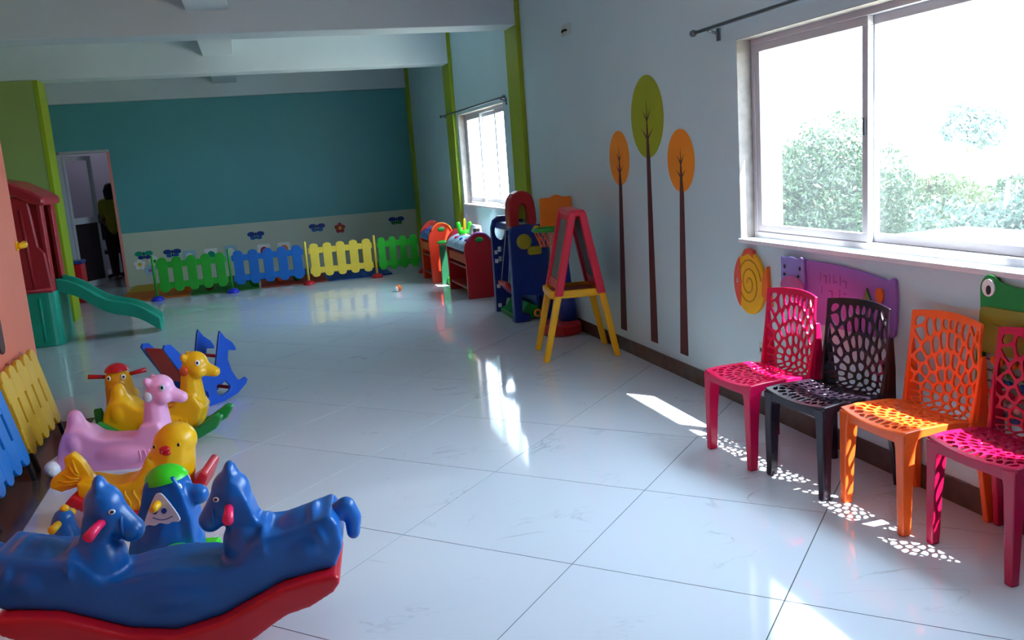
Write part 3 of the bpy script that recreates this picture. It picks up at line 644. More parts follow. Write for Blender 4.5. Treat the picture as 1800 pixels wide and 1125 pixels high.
# ------------------------------------------------------------------ picket fence
def picket_outline(w, z0, z1): 
    return [(-w/2+0.004, z0+0.03), (-w/2, z0+0.06), (-w/2, z1-0.05)]+[(w/2*math.cos(a), z1-0.045+0.045*math.sin(a)) for a in np.linspace(R(170), R(10), 8)]+[(w/2, z1-0.05), (w/2, z0+0.06), (w/2-0.004, z0+0.03)]+[((w/2-0.008)*math.cos(a), z0+0.03-0.03*math.sin(-a)) for a in np.linspace(R(-20), R(-160), 6)]
def fence_panel(lab, loc, rz, L, m, n=5, z0=0.10, z1=0.575, tilt=0.0, group='picket fence panels across the room', wr=0.66, rh=0.085, feet=False):
    t = thing('picket_fence', lab, 'fence panel', loc, rz, group); t.rotation_euler = (tilt, 0, rz)
    pit = L/n
    me = None
    for k in range(n):
        if me is None:
            p = pl_obj('picket', picket_outline(pit*wr, z0, z1), -0.014, 0.014, m, t, XZ, bevel=0.005); me = p.data; md = p
        else:
            p = link_mesh('picket', me, None, t, bevel=0.005)
        p.location = (-L/2+pit*(k+0.5), 0, 0)
    for z in (z0+0.05, z1-0.06-rh): obj('rail', B((-L/2+0.012, L/2-0.012, -0.011, 0.011, z, z+rh)), m, t, bevel=0.005)
    if feet:
        for x in (-L/2+0.05, L/2-0.05): obj('leg', B((x-0.018, x+0.018, -0.012, 0.012, 0.0, z0+0.08)), BLACKM, t, bevel=0.004)
    return t
FY = 12.8
xs = [-1.376, -0.395, 0.642, 1.612, 2.28]
for k, (lab, m_) in enumerate((('green picket fence panel, leftmost across the room', GRN), ('blue picket fence panel across the room', BLUE), ('pale yellow picket fence panel across the room', LYEL), ('green picket fence panel beside the orange red kitchen', P('bright_green', '#2BB52B')))):
    fence_panel(lab, ((xs[k]+xs[k+1])/2, FY, 0), 0, xs[k+1]-xs[k]-0.05, m_, 5 if k < 3 else 4)
for k, (lab, m_, mp) in enumerate((('green fence post on blue disc foot at the open left end', GRN, P('royal_blue', '#2A35C8')), ('fence post on blue disc foot between green and blue panels', GRN, P('royal_blue', '#2A35C8')), ('fence post on red disc foot between blue and yellow panels', LYEL, RED), ('fence post on red disc foot between yellow and green panels', LYEL, RED), ('fence post hidden by the orange red kitchen', GRN, RED))):
    t = thing('fence_post', lab, 'fence post', (xs[k], FY, 0), 0, 'fence posts')
    if k == 4: t.location.x = 2.30; 
    bm = bmesh.new(); lathe(bm, [(0.085, 0), (0.085, 0.02), (0.06, 0.05), (0.022, 0.062)], 20); obj('foot', bm, mp, t, True)
    bm = bmesh.new(); lathe(bm, [(0.017, 0.06), (0.017, 0.60), (0.010, 0.612)], 12); obj('rod', bm, m_, t, True)
fence_panel('dusty yellow picket fence panel leaning on the salmon wall', (-1.325, 5.72, 0.008), R(90), 0.84, P('dusty_yellow', '#D9AC2C', 0.45), 5, 0.10, 0.60, R(-11), 'picket fence panels leaning on the left wall', 0.74, 0.12, True)
fence_panel('blue picket fence panel leaning on the salmon wall', (-1.315, 4.84, 0.008), R(90), 0.84, P('bright_blue', '#1878CC', 0.4), 5, 0.10, 0.60, R(-12), 'picket fence panels leaning on the left wall', 0.74, 0.12, True)

t = thing('toy_ball', 'tiny orange and white ball on the open floor', 'ball', (1.65, 11.12, 0))
bm = bmesh.new(); ell(bm, (0, 0, 0.042), (0.042, 0.042, 0.042), None, 20); obj('ball_skin', bm, ORG, t, True)
bm = bmesh.new(); ell(bm, (-0.022, -0.018, 0.037), (0.026, 0.026, 0.034), None, 14); obj('patch', bm, WHITEP, t, True)

# foam mats and play things behind the fence
fm = [(-1.45, ORG, 'orange'), (-0.5, GRN, 'green'), (0.45, RED, 'red'), (1.4, BLUE, 'blue')]
for (x, m_, nm) in fm:
    bm = bmesh.new(); e = []
    o_ = rrect(-0.46, 0.46, -0.45, 0.45, 0.02, 2); plate(bm, o_, 0, 0.02, XY)
    for k in range(6):
        for s in (-1, 1): box(bm, -0.42+k*0.15, -0.35+k*0.15, s*0.45-0.02, s*0.45+0.02, 0, 0.02)
    o = tag(obj('foam_mat', bm, mat('foam_'+nm, {'orange': '#E0761C', 'green': '#2C8A2E', 'red': '#B8402A', 'blue': '#2A5AB0'}[nm], 0.8, 0.06, 20, bump=0.2), None), nm+' foam mat on the floor behind the picket fence', 'foam mat', 'foam mats behind the fence'); o.location = (x, 13.45, 0)
for (x, nm, hx) in ((-1.45, 'yellow', '#CFA21E'), (-0.5, 'dark green', '#2A6A3A'), (0.45, 'navy', '#24407E'), (1.4, 'brown red', '#7E3A2A')):
    bm = bmesh.new(); plate(bm, rrect(-0.46, 0.46, -0.45, 0.45, 0.02, 2), 0, 0.02, XY)
    for k in range(6): box(bm, -0.42+k*0.15, -0.35+k*0.15, 0.43, 0.47, 0, 0.02)
    o = tag(obj('foam_mat', bm, mat('foam_'+nm, hx, 0.8, 0.06, 20, bump=0.2), None), nm+' foam mat close to the back wall', 'foam mat', 'foam mats behind the fence'); o.location = (x, 14.42, 0)
bl = [(-1.05, 13.3, DORG, 'orange'), (-0.72, 13.25, RED, 'red'), (-0.55, 13.5, BLUE, 'blue'), (-0.1, 13.2, GRN, 'green'), (0.25, 13.3, ORG, 'bright orange'), (0.5, 13.25, DGRN, 'dark green')]
for (x, y, m_, nm) in bl:
    bm = bmesh.new(); ell(bm, (0, 0, 0.065), (0.065, 0.065, 0.065), None, 16)
    o = tag(obj('play_ball', bm, m_, None, True), nm+' play ball lying on the mats behind the fence', 'ball', 'play balls behind the fence'); o.location = (x, y, 0.02)
# stickers along the foot of the back wall
def sticker(lab, x, z, kind, c1, c2):
    t = thing('wall_sticker', lab, 'wall sticker', (x, 14.999, z), 0, 'stickers on the back wall')
    if kind == 'flower':
        for k in range(5):
            a = 2*math.pi*k/5+0.3; pl_obj('petal', circ(0.055*math.cos(a), 0.055*math.sin(a), 0.036, None, 14), -0.001, -0.0004, c1, t, XZ)
        pl_obj('centre', circ(0, 0, 0.028, None, 14), -0.002, -0.001, c2, t, XZ)
    elif kind == 'butterfly':
        for s in (-1, 1):
            pl_obj('wing', circ(s*0.07, 0.025, 0.065, 0.040, 16, 0.3*s), -0.001, -0.0004, c1, t, XZ); pl_obj('wing', circ(s*0.05, -0.035, 0.045, 0.030, 16), -0.0012, -0.0005, c2, t, XZ)
        pl_obj('body', circ(0, 0, 0.010, 0.06, 12), -0.002, -0.001, BLACKM, t, XZ)
    else:
        pl_obj('card', rrect(-0.10, 0.10, -0.12, 0.12, 0.02), -0.001, -0.0004, c1, t, XZ); pl_obj('picture', circ(0, 0.01, 0.06, 0.07, 16), -0.002, -0.001, c2, t, XZ)
SK = [('white and blue butterfly sticker nearest the doorway', -1.72, 0.47, 'butterfly', TEALP, NAVY), ('white flower sticker low beside the doorway', -1.80, 0.33, 'flower', WHITEP, YEL), ('second white flower sticker right of the doorway', -1.58, 0.36, 'flower', WHITEP, DGRN), ('pale blue flower sticker under the butterfly', -1.66, 0.22, 'flower', P('sky', '#9CC4DE'), PUR), ('navy butterfly sticker above the left green panel', -1.3, 0.46, 'butterfly', NAVY, BLUE), ('pale card sticker behind the left green panel', -1.05, 0.36, 'card', P('sky', '#9CC4DE'), WHITEP), ('white card sticker with green spot behind the left green panel', -0.72, 0.36, 'card', WHITEP, TEALP), ('pale card sticker near the blue panel', -0.42, 0.38, 'card', P('sky', '#9CC4DE'), WHITEP), ('blue butterfly sticker above the blue panel', 0.0, 0.62, 'butterfly', NAVY, BLUE), ('white card sticker with red spot behind the blue panel', 0.1, 0.35, 'card', WHITEP, RED), ('white card sticker with orange spot behind the blue panel', 0.42, 0.35, 'card', WHITEP, ORG), ('dark butterfly sticker above the yellow panel', 0.98, 0.66, 'butterfly', NAVY, BLUE), ('red flower sticker above the yellow panel', 1.35, 0.62, 'flower', DRED, YEL), ('dark butterfly sticker above the right green panel', 2.3, 0.66, 'butterfly', NAVY, DGRN)]
for s_ in SK: sticker(*s_)

# ------------------------------------------------------------------ blue double horse seesaw
RK = 'moulded ride-on toys on the left'
def mirror(p): return p+[(-x, z) for x, z in reversed(p) if abs(x) > 1e-6]
t = thing('horse_seesaw', 'blue seesaw with two facing horse heads on a red rocker, closest to the camera', 'seesaw', (-0.385, 3.05, 0), R(-8), RK)
body = [(0, 0.312), (0.10, 0.302), (0.16, 0.29), (0.22, 0.30), (0.285, 0.385), (0.369, 0.385), (0.47, 0.412), (0.53, 0.43), (0.555, 0.39), (0.56, 0.31), (0.53, 0.245), (0.348, 0.215), (0.146, 0.125), (0, 0.095)]
pr_ = [('p', mirror(body[:1]+body[1:-1]+body[-1:]), 0.115)]
pr_ = [('p', body+[(-x, z) for x, z in reversed(body) if x > 0], 0.115)]
for s in (1, -1):
    M = lambda pts: [(s*x, z) for x, z in pts]
    pr_ += [('p', M([(0.165, 0.28), (0.205, 0.40), (0.175, 0.44), (0.17, 0.52), (0.215, 0.575), (0.262, 0.50), (0.285, 0.42), (0.34, 0.38), (0.33, 0.28)]), 0.058),
            ('e', (s*0.205, 0, 0.515), (0.066, 0.066, 0.078)), ('c', [((s*0.195, 0, 0.498), 0.060), ((s*0.138, 0, 0.434), 0.044)]), ('e', (s*0.128, 0, 0.424), (0.042, 0.052, 0.042)), ('e', (s*0.21, 0, 0.590), (0.022, 0.04, 0.035)),
            ('e', (s*0.245, 0, 0.33), (0.09, 0.10, 0.10)), ('e', (s*0.44, 0, 0.32), (0.12, 0.128, 0.105)), ('e', (s*0.305, 0, 0.345), (0.022, 0.130, 0.075)), ('e', (s*0.495, 0, 0.365), (0.028, 0.134, 0.08), Matrix.Rotation(R(-25*s), 3, 'Y')), ('e', (0, 0, 0.21), (0.30, 0.128, 0.10))]
blob('body', pr_, BLUE, t, 0.009, 7)
rb = [(0, 0.10), (0.146, 0.128), (0.348, 0.218), (0.46, 0.238), (0.535, 0.242), (0.548, 0.215), (0.52, 0.180), (0.44, 0.138), (0.36, 0.120), (0.30, 0.085), (0.21, 0.028), (0.10, 0.004), (0, 0)]
blob('rocker_base', [('p', rb+[(-x, z) for x, z in reversed(rb) if x > 0], 0.165)], RED, t, 0.010, 6)
for s in (1, -1):
    blob('tail', [('c', [((s*0.545, 0, 0.395), 0.034), ((s*0.578, 0, 0.415), 0.034)]), ('c', [((s*0.578, 0, 0.415), 0.034), ((s*0.598, 0, 0.37), 0.031)]), ('c', [((s*0.598, 0, 0.37), 0.031), ((s*0.594, 0, 0.315), 0.024)])], BLUE, t, 0.007, 5)
    for yy in (-1, 1):
        bm = bmesh.new(); tube(bm, [(s*0.20, yy*0.045, 0.480), (s*0.207, yy*0.085, 0.478), (s*0.214, yy*0.155, 0.472)], [0.014, 0.015, 0.018], 12); obj('handle', bm, PNKR, t, True)
        eye(t, (s*0.165, yy*0.056, 0.512), (-s*0.35, yy, 0.15), 0.011, None, 0.75, 0.62)
    bm = bmesh.new(); tube(bm, [(s*0.146+0.046*0*math.cos(a), 0.050*math.cos(a), 0.452+0.046*math.sin(a)) for a in np.linspace(0, 2*math.pi, 20)], 0.006, 6, False); obj('bridle', bm, BLUE, t, True)

# ------------------------------------------------------------------ yellow fish-tailed rocker
t = thing('fish_rocker', 'yellow fish shaped rocker with fanned tail and red mouth on red rocker', 'ride-on toy', (-0.72, 4.40, 0), R(-10), RK)
blob('body', [('p', [(-0.20, 0.22), (-0.07, 0.185), (0.04, 0.195), (0.09, 0.24), (0.13, 0.32), (0.16, 0.24), (0.28, 0.14), (0.2, 0.06), (0.05, 0.035), (-0.1, 0.07), (-0.2, 0.15)], 0.095),
             ('c', [((0.235, 0, 0.335), 0.10), ((0.20, 0, 0.19), 0.115)]), ('c', [((0.20, 0, 0.19), 0.11), ((0.05, 0, 0.12), 0.085)]), ('e', (0.25, 0, 0.355), (0.095, 0.09, 0.085)),
             ('p', [(-0.17, 0.19), (-0.30, 0.160), (-0.350, 0.187), (-0.335, 0.230), (-0.262, 0.275), (-0.268, 0.325), (-0.223, 0.345), (-0.185, 0.30), (-0.14, 0.20)], 0.028)], YEL, t, 0.009, 6)
for k in range(5):
    a0 = (-0.205, 0.2); tip = [(-0.315, 0.185), (-0.305, 0.215), (-0.275, 0.245), (-0.245, 0.29), (-0.225, 0.315)][k]
    bm = bmesh.new(); tube(bm, [(a0[0], -0.026, a0[1]+0.01*k), ((a0[0]+tip[0])/2, -0.029, (a0[1]+tip[1])/2), (tip[0], -0.026, tip[1])], [0.005, 0.007, 0.004], 8); obj('tail_ridge', bm, YEL, t, True)
for k in range(5):
    bm = bmesh.new(); tube(bm, [(-0.06+k*0.04+0.010*math.sin(q*1.05), -0.093-0.004*math.sin(q*math.pi/6), 0.07+q*0.018) for q in range(6)], 0.0055, 6); obj('scale_ridge', bm, YEL, t, True)
bm = bmesh.new(); ell(bm, (0.218, -0.098, 0.342), (0.026, 0.018, 0.014)); ell(bm, (0.225, -0.100, 0.322), (0.020, 0.016, 0.012)); ell(bm, (0.205, -0.1, 0.333), (0.010, 0.02, 0.012)); obj('mouth', bm, RED, t, True)
for x in (0.278, 0.168): eye(t, (x, -0.083 if x > 0.2 else -0.08, 0.352), (0.25 if x > 0.2 else -0.4, -1, 0.2), 0.009, YEL, 1.2, 0.75)
blob('rocker_base', [('P', [(-0.26, 0.13), (-0.1, 0.035), (0.08, 0.0), (0.24, 0.02), (0.36, 0.11), (0.40, 0.20), (0.37, 0.225), (0.32, 0.16), (0.2, 0.085), (0.05, 0.06), (-0.1, 0.09), (-0.22, 0.17)], -0.12, 0.16)], RED, t, 0.009, 6)

# ------------------------------------------------------------------ dinosaur rockers (same mould, two colours)
def dino(name, lab, loc, rz, m, base, green):
    t = thing(name, lab, 'ride-on toy', loc, rz, RK)
    z0 = 0.03 if green else 0.012
    U = lambda p: [(x, z+z0) for x, z in p]
    blob('body', [('p', U([(-0.385, 0.03), (-0.345, 0.17), (-0.315, 0.23), (-0.27, 0.25), (-0.20, 0.24), (-0.150, 0.20), (-0.09, 0.185), (0.07, 0.183), (0.115, 0.25), (0.21, 0.25), (0.255, 0.17), (0.215, 0.06), (0.07, 0.0), (-0.2, 0.0), (-0.34, 0.015)]), 0.088),
                  ('c', [((0.175, 0, 0.17+z0), 0.085), ((0.185, 0, 0.40+z0), 0.054)]), ('e', (0.222, 0, 0.435+z0), (0.078, 0.064, 0.075)), ('c', [((0.25, 0, 0.405+z0), 0.05), ((0.335, 0, 0.372+z0), 0.034)]),
                  ('e', (0.245, -0.04, 0.385+z0), (0.045, 0.035, 0.04)), ('e', (0.245, 0.04, 0.385+z0), (0.045, 0.035, 0.04)), ('e', (0.17, 0.045, 0.48+z0), (0.02, 0.02, 0.03)), ('e', (0.17, -0.045, 0.48+z0), (0.02, 0.02, 0.03)),
                  ('e', (-0.26, 0, 0.17+z0), (0.085, 0.105, 0.115)), ('c', [((-0.265, 0, 0.24+z0), 0.06), ((-0.268, 0, 0.305+z0), 0.042)]), ('e', (0.0, 0, 0.09+z0), (0.24, 0.118, 0.085)), ('c', [((-0.14, 0, 0.15+z0), 0.05), ((0.08, 0, 0.15+z0), 0.05)])], m, t, 0.009, 8)
    for s in (-1, 1):
        eye(t, (0.255, s*0.060, 0.446+z0), (0.35, s, 0.15), 0.014, WHITEP if green else P('pale_blue', '#B8D0DA'))
        bm = bmesh.new(); ell(bm, (0.168, s*0.062, 0.40+z0), (0.027, 0.016, 0.03)); obj('handle_socket', bm, P('rust_red', '#C2471C') if green else P('silver', '#C2C4CA'), t, True)
        bm = bmesh.new(); ell(bm, (0.325, s*0.031, 0.383+z0), (0.006, 0.004, 0.004)); obj('nostril', bm, m, t, True)
        for k, x in enumerate((0.10, 0.13, 0.155)):
            bm = bmesh.new(); tube(bm, [(x, s*0.104, 0.05+z0), (x+0.006, s*0.107, 0.085+z0), (x-0.004, s*0.100, 0.115+z0)], 0.005, 6); obj('grass_relief', bm, m, t, True)
    if green:
        for s in (-1, 1):
            blob('rocker', [('P', [(-0.40, 0.12), (-0.25, 0.03), (0, 0.0), (0.2, 0.01), (0.34, 0.08), (0.385, 0.15), (0.345, 0.17), (0.22, 0.09), (0, 0.07), (-0.25, 0.10), (-0.36, 0.17)], s*0.115-0.03, s*0.115+0.03)], base, t, 0.008, 5)
    else:
        blob('rear_roller', [('c', [((-0.395, -0.08, 0.05), 0.05), ((-0.395, 0.08, 0.05), 0.05)])], base, t, 0.008, 4)
        blob('base_rim', [('p', [(-0.36, 0.0), (0.2, 0.0), (0.2, 0.014), (-0.36, 0.03)], 0.085)], base, t, 0.006, 2)
dino('dino_rider', 'pink long-necked dinosaur ride-on with white roller', (-0.82, 5.20, 0), R(-15), PINK, WHITEP, False)
dino('dino_rocker', 'yellow long-necked dinosaur rocker on green runners', (-0.66, 5.69, 0), R(-15), YEL, DGRN, True)

# ------------------------------------------------------------------ blue bird rider with green cap
t = thing('bird_rider', 'blue bird ride-on with lime cap and white ghost faced plate', 'ride-on toy', (-0.45, 3.75, 0), R(-15), RK)
blob('body', [('p', [(-0.21, 0.03), (-0.165, 0.178), (-0.118, 0.274), (-0.094, 0.36), (-0.05, 0.395), (0.035, 0.39), (0.058, 0.333), (0.085, 0.2), (0.085, 0.03)], 0.070),
              ('c', [((-0.04, 0, 0.13), 0.105), ((-0.018, 0, 0.33), 0.077)]), ('e', (-0.05, 0, 0.1), (0.15, 0.10, 0.09)), ('e', (0.098, 0, 0.285), (0.048, 0.04, 0.045)), ('c', [((0.05, 0, 0.30), 0.04), ((0.10, 0, 0.285), 0.035)])], BLUE, t, 0.009, 7)
bm = bmesh.new(); bmesh.ops.create_uvsphere(bm, u_segments=24, v_segments=14, radius=1, matrix=Matrix.Translation((-0.018, 0, 0.355)) @ Matrix.Diagonal((0.088, 0.086, 0.066, 1)))
bmesh.ops.bisect_plane(bm, geom=bm.verts[:]+bm.edges[:]+bm.faces[:], plane_co=(0, 0, 0.362), plane_no=(0.15, 0, -1), clear_outer=True); obj('cap', bm, LIME, t, True)
pl = chaikin([(-0.105, 0.20), (-0.052, 0.312), (-0.035, 0.318), (-0.018, 0.312), (0.045, 0.215), (0.04, 0.195), (0.01, 0.20), (-0.01, 0.188), (-0.04, 0.20), (-0.06, 0.185), (-0.085, 0.195), (-0.1, 0.185)], 2)
for s in (-1, 1):
    f_ = lambda a, b, c, s=s: (a+0.012, s*(0.106+c)-s*(b-0.19)*0.16, b+0.018)
    g_ = pl_obj('ghost_plate', pl, 0, 0.008, P('pale_white', '#C8CCDA', 0.4), t, f_, bevel=0.003)
    for x in (-0.055, -0.018): pl_obj('plate_eye', circ(x, 0.245, 0.011, 0.011, 14), 0.008, 0.0095, NAVY, g_, f_)
    bm = bmesh.new(); tube(bm, [f_(-0.065+0.08*k/8, 0.222-0.012*math.sin(math.pi*k/8), 0.0085) for k in range(9)], 0.0018, 6); obj('plate_smile', bm, NAVY, g_)
    bm = bmesh.new(); tube(bm, [(-0.030, s*0.075, 0.292), (-0.030, s*0.115, 0.290), (-0.031, s*0.150, 0.288)], [0.017, 0.017, 0.015], 12); obj('handle', bm, YEL, t, True)
    eye(t, (0.045, s*0.058, 0.338), (0.75, s, 0.15), 0.016)
blob('base', [('p', [(-0.25, 0.0), (0.14, 0.0), (0.13, 0.05), (-0.24, 0.05)], 0.11)], LIME, t, 0.009, 4)
for s in (-1, 1):
    bm = bmesh.new(); ell(bm, (0.03, s*0.105, 0.10), (0.055, 0.03, 0.02)); obj('foot_rest', bm, LIME, t, True)

# ------------------------------------------------------------------ small blue rider half hidden behind the seesaw
t = thing('small_rider', 'small blue ride-on with yellow handles, mostly hidden behind the left horse', 'ride-on toy', (-0.90, 3.86, 0), R(-12), RK)
blob('body', [('c', [((0.0, 0, 0.10), 0.08), ((0.0, 0, 0.215), 0.045)]), ('e', (-0.06, 0, 0.075), (0.15, 0.08, 0.072)), ('e', (0.005, 0, 0.225), (0.042, 0.045, 0.045))], BLUE, t, 0.008, 5)
for s in (-1, 1):
    bm = bmesh.new(); tube(bm, [(0.0, s*0.035, 0.222), (0.0, s*0.065, 0.220), (-0.003, s*0.10, 0.217)], [0.014, 0.015, 0.017], 12); obj('handle', bm, YEL, t, True)
bm = bmesh.new(); ell(bm, (0.015, 0, 0.270), (0.018, 0.018, 0.016)); obj('crest', bm, YEL, t, True)
for s in (-1, 1):
    bm = bmesh.new(); tube(bm, [(-0.12, s*0.06, 0.035), (-0.12, s*0.09, 0.035)], 0.035, 16); obj('wheel', bm, BLACKM, t, True)
    bm = bmesh.new(); tube(bm, [(0.04, s*0.06, 0.035), (0.04, s*0.09, 0.035)], 0.035, 16); obj('wheel', bm, BLACKM, t, True)

# ------------------------------------------------------------------ yellow bird rocker facing the camera
t = thing('bird_rocker', 'yellow bird rocker with red cap and red handlebars facing the camera', 'ride-on toy', (-0.95, 6.02, 0), R(0), RK)
blob('body', [('c', [((0, 0, 0.35), 0.082), ((0, 0.02, 0.20), 0.095)]), ('c', [((0, 0.02, 0.20), 0.095), ((0.0, 0.10, 0.12), 0.085)]), ('c', [((0, 0.1, 0.14), 0.08), ((0, 0.34, 0.16), 0.07)]), ('c', [((0.03, -0.06, 0.28), 0.038), ((0.095, -0.05, 0.14), 0.038)]), ('e', (0, -0.05, 0.305), (0.055, 0.06, 0.035))], P('amber', '#DDA010'), t, 0.009, 6)
bm = bmesh.new(); bmesh.ops.create_uvsphere(bm, u_segments=24, v_segments=14, radius=1, matrix=Matrix.Translation((0, 0, 0.385)) @ Matrix.Diagonal((0.080, 0.082, 0.068, 1)))
bmesh.ops.bisect_plane(bm, geom=bm.verts[:]+bm.edges[:]+bm.faces[:], plane_co=(0, 0, 0.405), plane_no=(0, 0, -1), clear_outer=True); obj('cap', bm, RED, t, True)
for s in (-1, 1):
    bm = bmesh.new(); tube(bm, [(s*0.07, 0, 0.372), (s*0.172, 0, 0.386)], [0.012, 0.016], 12); obj('handlebar', bm, RED, t, True)
    eye(t, (s*0.043, -0.070, 0.372), (s*0.4, -1, 0.1), 0.015, None, 1.1)
    blob('runner', [('P', [(-0.14, 0.13), (-0.06, 0.02), (0.1, 0.0), (0.28, 0.01), (0.40, 0.10), (0.36, 0.14), (0.25, 0.09), (0.1, 0.09), (-0.02, 0.12), (-0.1, 0.20), (-0.13, 0.2)], s*0.125-0.025, s*0.125+0.025, YZ)], DGRN, t, 0.008, 5)
obj('axle', B((-0.12, 0.12, 0.08, 0.16, 0.04, 0.07)), DGRN, t, bevel=0.01)

# ------------------------------------------------------------------ flat blue horse rocker with red seat
t = thing('plank_horse_rocker', 'rocking horse of two blue horse cut-outs with red seat', 'rocking horse', (-0.49, 6.52, 0), R(42), RK)
ho = [(0.115, 0.505), (0.150, 0.45), (0.205, 0.405), (0.235, 0.352), (0.228, 0.338), (0.165, 0.352), (0.150, 0.29), (0.172, 0.20), (0.215, 0.125), (0.245, 0.115), (0.285, 0.128), (0.305, 0.105), (0.285, 0.075), (0.20, 0.025), (0.07, 0.0), (-0.06, 0.0), (-0.20, 0.03), (-0.27, 0.075), (-0.25, 0.10), (-0.19, 0.09), (-0.20, 0.16), (-0.235, 0.26), (-0.33, 0.42), (-0.36, 0.475), (-0.345, 0.50), (-0.30, 0.495), (-0.22, 0.40), (-0.15, 0.27), (-0.05, 0.22), (0.03, 0.24), (0.06, 0.33), (0.085, 0.42), (0.100, 0.47)]
holes = [chaikin([(0.09, 0.16), (0.155, 0.085), (0.10, 0.048), (0.03, 0.045), (0.01, 0.12)], 1), chaikin([(-0.06, 0.12), (-0.05, 0.05), (-0.13, 0.055), (-0.15, 0.12)], 1)]
for s in (-1, 1):
    p = pl_obj('horse_side', ho, s*0.115-0.011, s*0.115+0.011, P('horse_blue', '#1E5CD0'), t, XZ, holes=holes, bevel=0.004)
def slab(a, b, th, name):
    d = Vector((b[0]-a[0], 0, b[1]-a[1])); L = d.length; ang = math.atan2(d.z, d.x); bm = bmesh.new()
    box(bm, 0, L, -0.103, 0.103, -th/2, th/2, Matrix.Translation((a[0], 0, a[1])) @ Matrix.Rotation(-ang, 4, 'Y')); obj(name, bm, DRED, t, bevel=0.006)
slab((-0.20, 0.215), (0.0, 0.195), 0.022, 'seat'); slab((-0.205, 0.22), (-0.335, 0.465), 0.022, 'seat_back')
for (x, z) in ((0.17, 0.075), (-0.19, 0.06)):
    bm = bmesh.new(); tube(bm, [(x, -0.104, z), (x, 0.104, z)], 0.013, 10); obj('cross_bar', bm, DRED, t, True)
bm = bmesh.new(); tube(bm, [(0.105, -0.104, 0.32), (0.105, 0.104, 0.32)], 0.012, 10); obj('hand_bar', bm, DRED, t, True)

# ------------------------------------------------------------------ play house with slide
t = thing('slide_house', 'red and teal plastic play tower with wavy teal slide', 'slide', (-2.37, 10.15, 0))
RO = P('tower_red', '#B02430')
def ring(x0, x1, y0, y1, r): return rrect(x0, x1, y0, y1, r, 6)
def tower_part(name, z0, z1, m, inset=0.0, holes=True):
    bm = bmesh.new(); plate(bm, ring(-0.40+inset, 0.36-inset, -0.28+inset, 0.42-inset, 0.10), z0, z1, XY, holes=[ring(-0.35+inset, 0.31-inset, -0.23+inset, 0.37-inset, 0.07)]); return obj(name, bm, m, t, bevel=0.012)
tower_part('lower_wall', 0.0, 0.56, TEALP)
bm = bmesh.new()
plate(bm, [(-0.40, 0.55), (0.34, 0.55), (0.32, 0.95), (0.27, 1.02), (0.24, 1.50), (-0.40, 1.62)], -0.28, -0.24, XZ); obj('front_panel', bm, RO, t, bevel=0.015)
bm = bmesh.new()
plate(bm, [(-0.24, 0.55), (0.40, 0.55), (0.40, 1.5), (-0.24, 1.5)], 0.30, 0.345, YZ, holes=[rrect(-0.12, 0.26, 0.60, 1.42, 0.05)]); obj('slide_side', bm, RO, t, bevel=0.012)
obj('rear_panel', B((-0.40, 0.34, 0.38, 0.42, 0.55, 1.45)), RO, t, bevel=0.012); obj('deck', B((-0.36, 0.31, -0.24, 0.39, 0.53, 0.57)), RO, t)
bm = bmesh.new(); plate(bm, [(-0.45, 1.60), (-0.45, 1.74), (-0.12, 1.73), (0.12, 1.67), (0.30, 1.57), (0.40, 1.50), (0.40, 1.42), (0.28, 1.44), (0.10, 1.54), (-0.12, 1.60)], -0.34, 0.46, XZ); obj('roof', bm, RO, t, bevel=0.03)
for x in (0.05, 0.18):
    bm = bmesh.new(); tube(bm, [(x, -0.285, 0.58), (x-0.02, -0.285, 1.40)], 0.014, 8); obj('panel_rib', bm, RO, t, True)
bm = bmesh.new(); tube(bm, [(x, -0.283, 0.585) for x in (-0.38, 0.0, 0.33)], 0.02, 8); obj('belt_rib', bm, RO, t, True)
for x in (0.0, 0.2):
    bm = bmesh.new(); tube(bm, [(x, -0.283, 0.05), (x, -0.283, 0.50)], 0.014, 8); obj('wall_rib', bm, TEALP, t, True)
n = 24; bm = bmesh.new(); secs = []
for k in range(n+1):
    u = k/n; x = 0.34+0.95*u; z = 0.60-0.50*(u**1.05)+0.028*math.sin(u*math.pi*3.2); z = max(z, 0.075)
    if u < 0.08: z = 0.60
    w_ = 0.20; prof = [(-w_, z+0.07), (-w_+0.035, z+0.075), (-w_+0.05, z), (w_-0.05, z), (w_-0.035, z+0.075), (w_, z+0.07), (w_-0.01, max(0.0, z-0.075)), (-w_+0.01, max(0.0, z-0.075))]
    secs.append([bm.verts.new((x, 0.05+a, b)) for a, b in prof])
for a, b in zip(secs, secs[1:]):
    for k in range(8): bm.faces.new((a[k], a[(k+1) % 8], b[(k+1) % 8], b[k]))
bm.faces.new(secs[0]); bm.faces.new(secs[-1][::-1]); obj('slide_chute', bm, TEALP, t, False, 0.012)

t = thing('yellow_hook', 'small yellow knob sticking out at the edge of the salmon wall', 'hook', (-1.499, 6.46, 1.22))
bm = bmesh.new(); tube(bm, [(0, 0, 0), (0.02, 0.0, 0.0), (0.035, 0.04, 0.005), (0.03, 0.085, 0.0)], [0.018, 0.02, 0.024, 0.016], 12); obj('knob', bm, YEL, t, True)
bm = bmesh.new(); plate(bm, rrect(-0.03, 0.03, -0.03, 0.03, 0.01), 0, 0.006, YZ); obj('plate', bm, YEL, t)
t = thing('dark_wall_slot', 'dark rounded plate on the salmon wall at the left edge', 'wall plate', (-1.5, 5.72, 0.75))
bm = bmesh.new(); plate(bm, rrect(-0.05, 0.05, -0.11, 0.11, 0.04), 0.0, 0.010, YZ); obj('plate', bm, mat('slot_brown', '#4A2A26', 0.5), t, bevel=0.003)

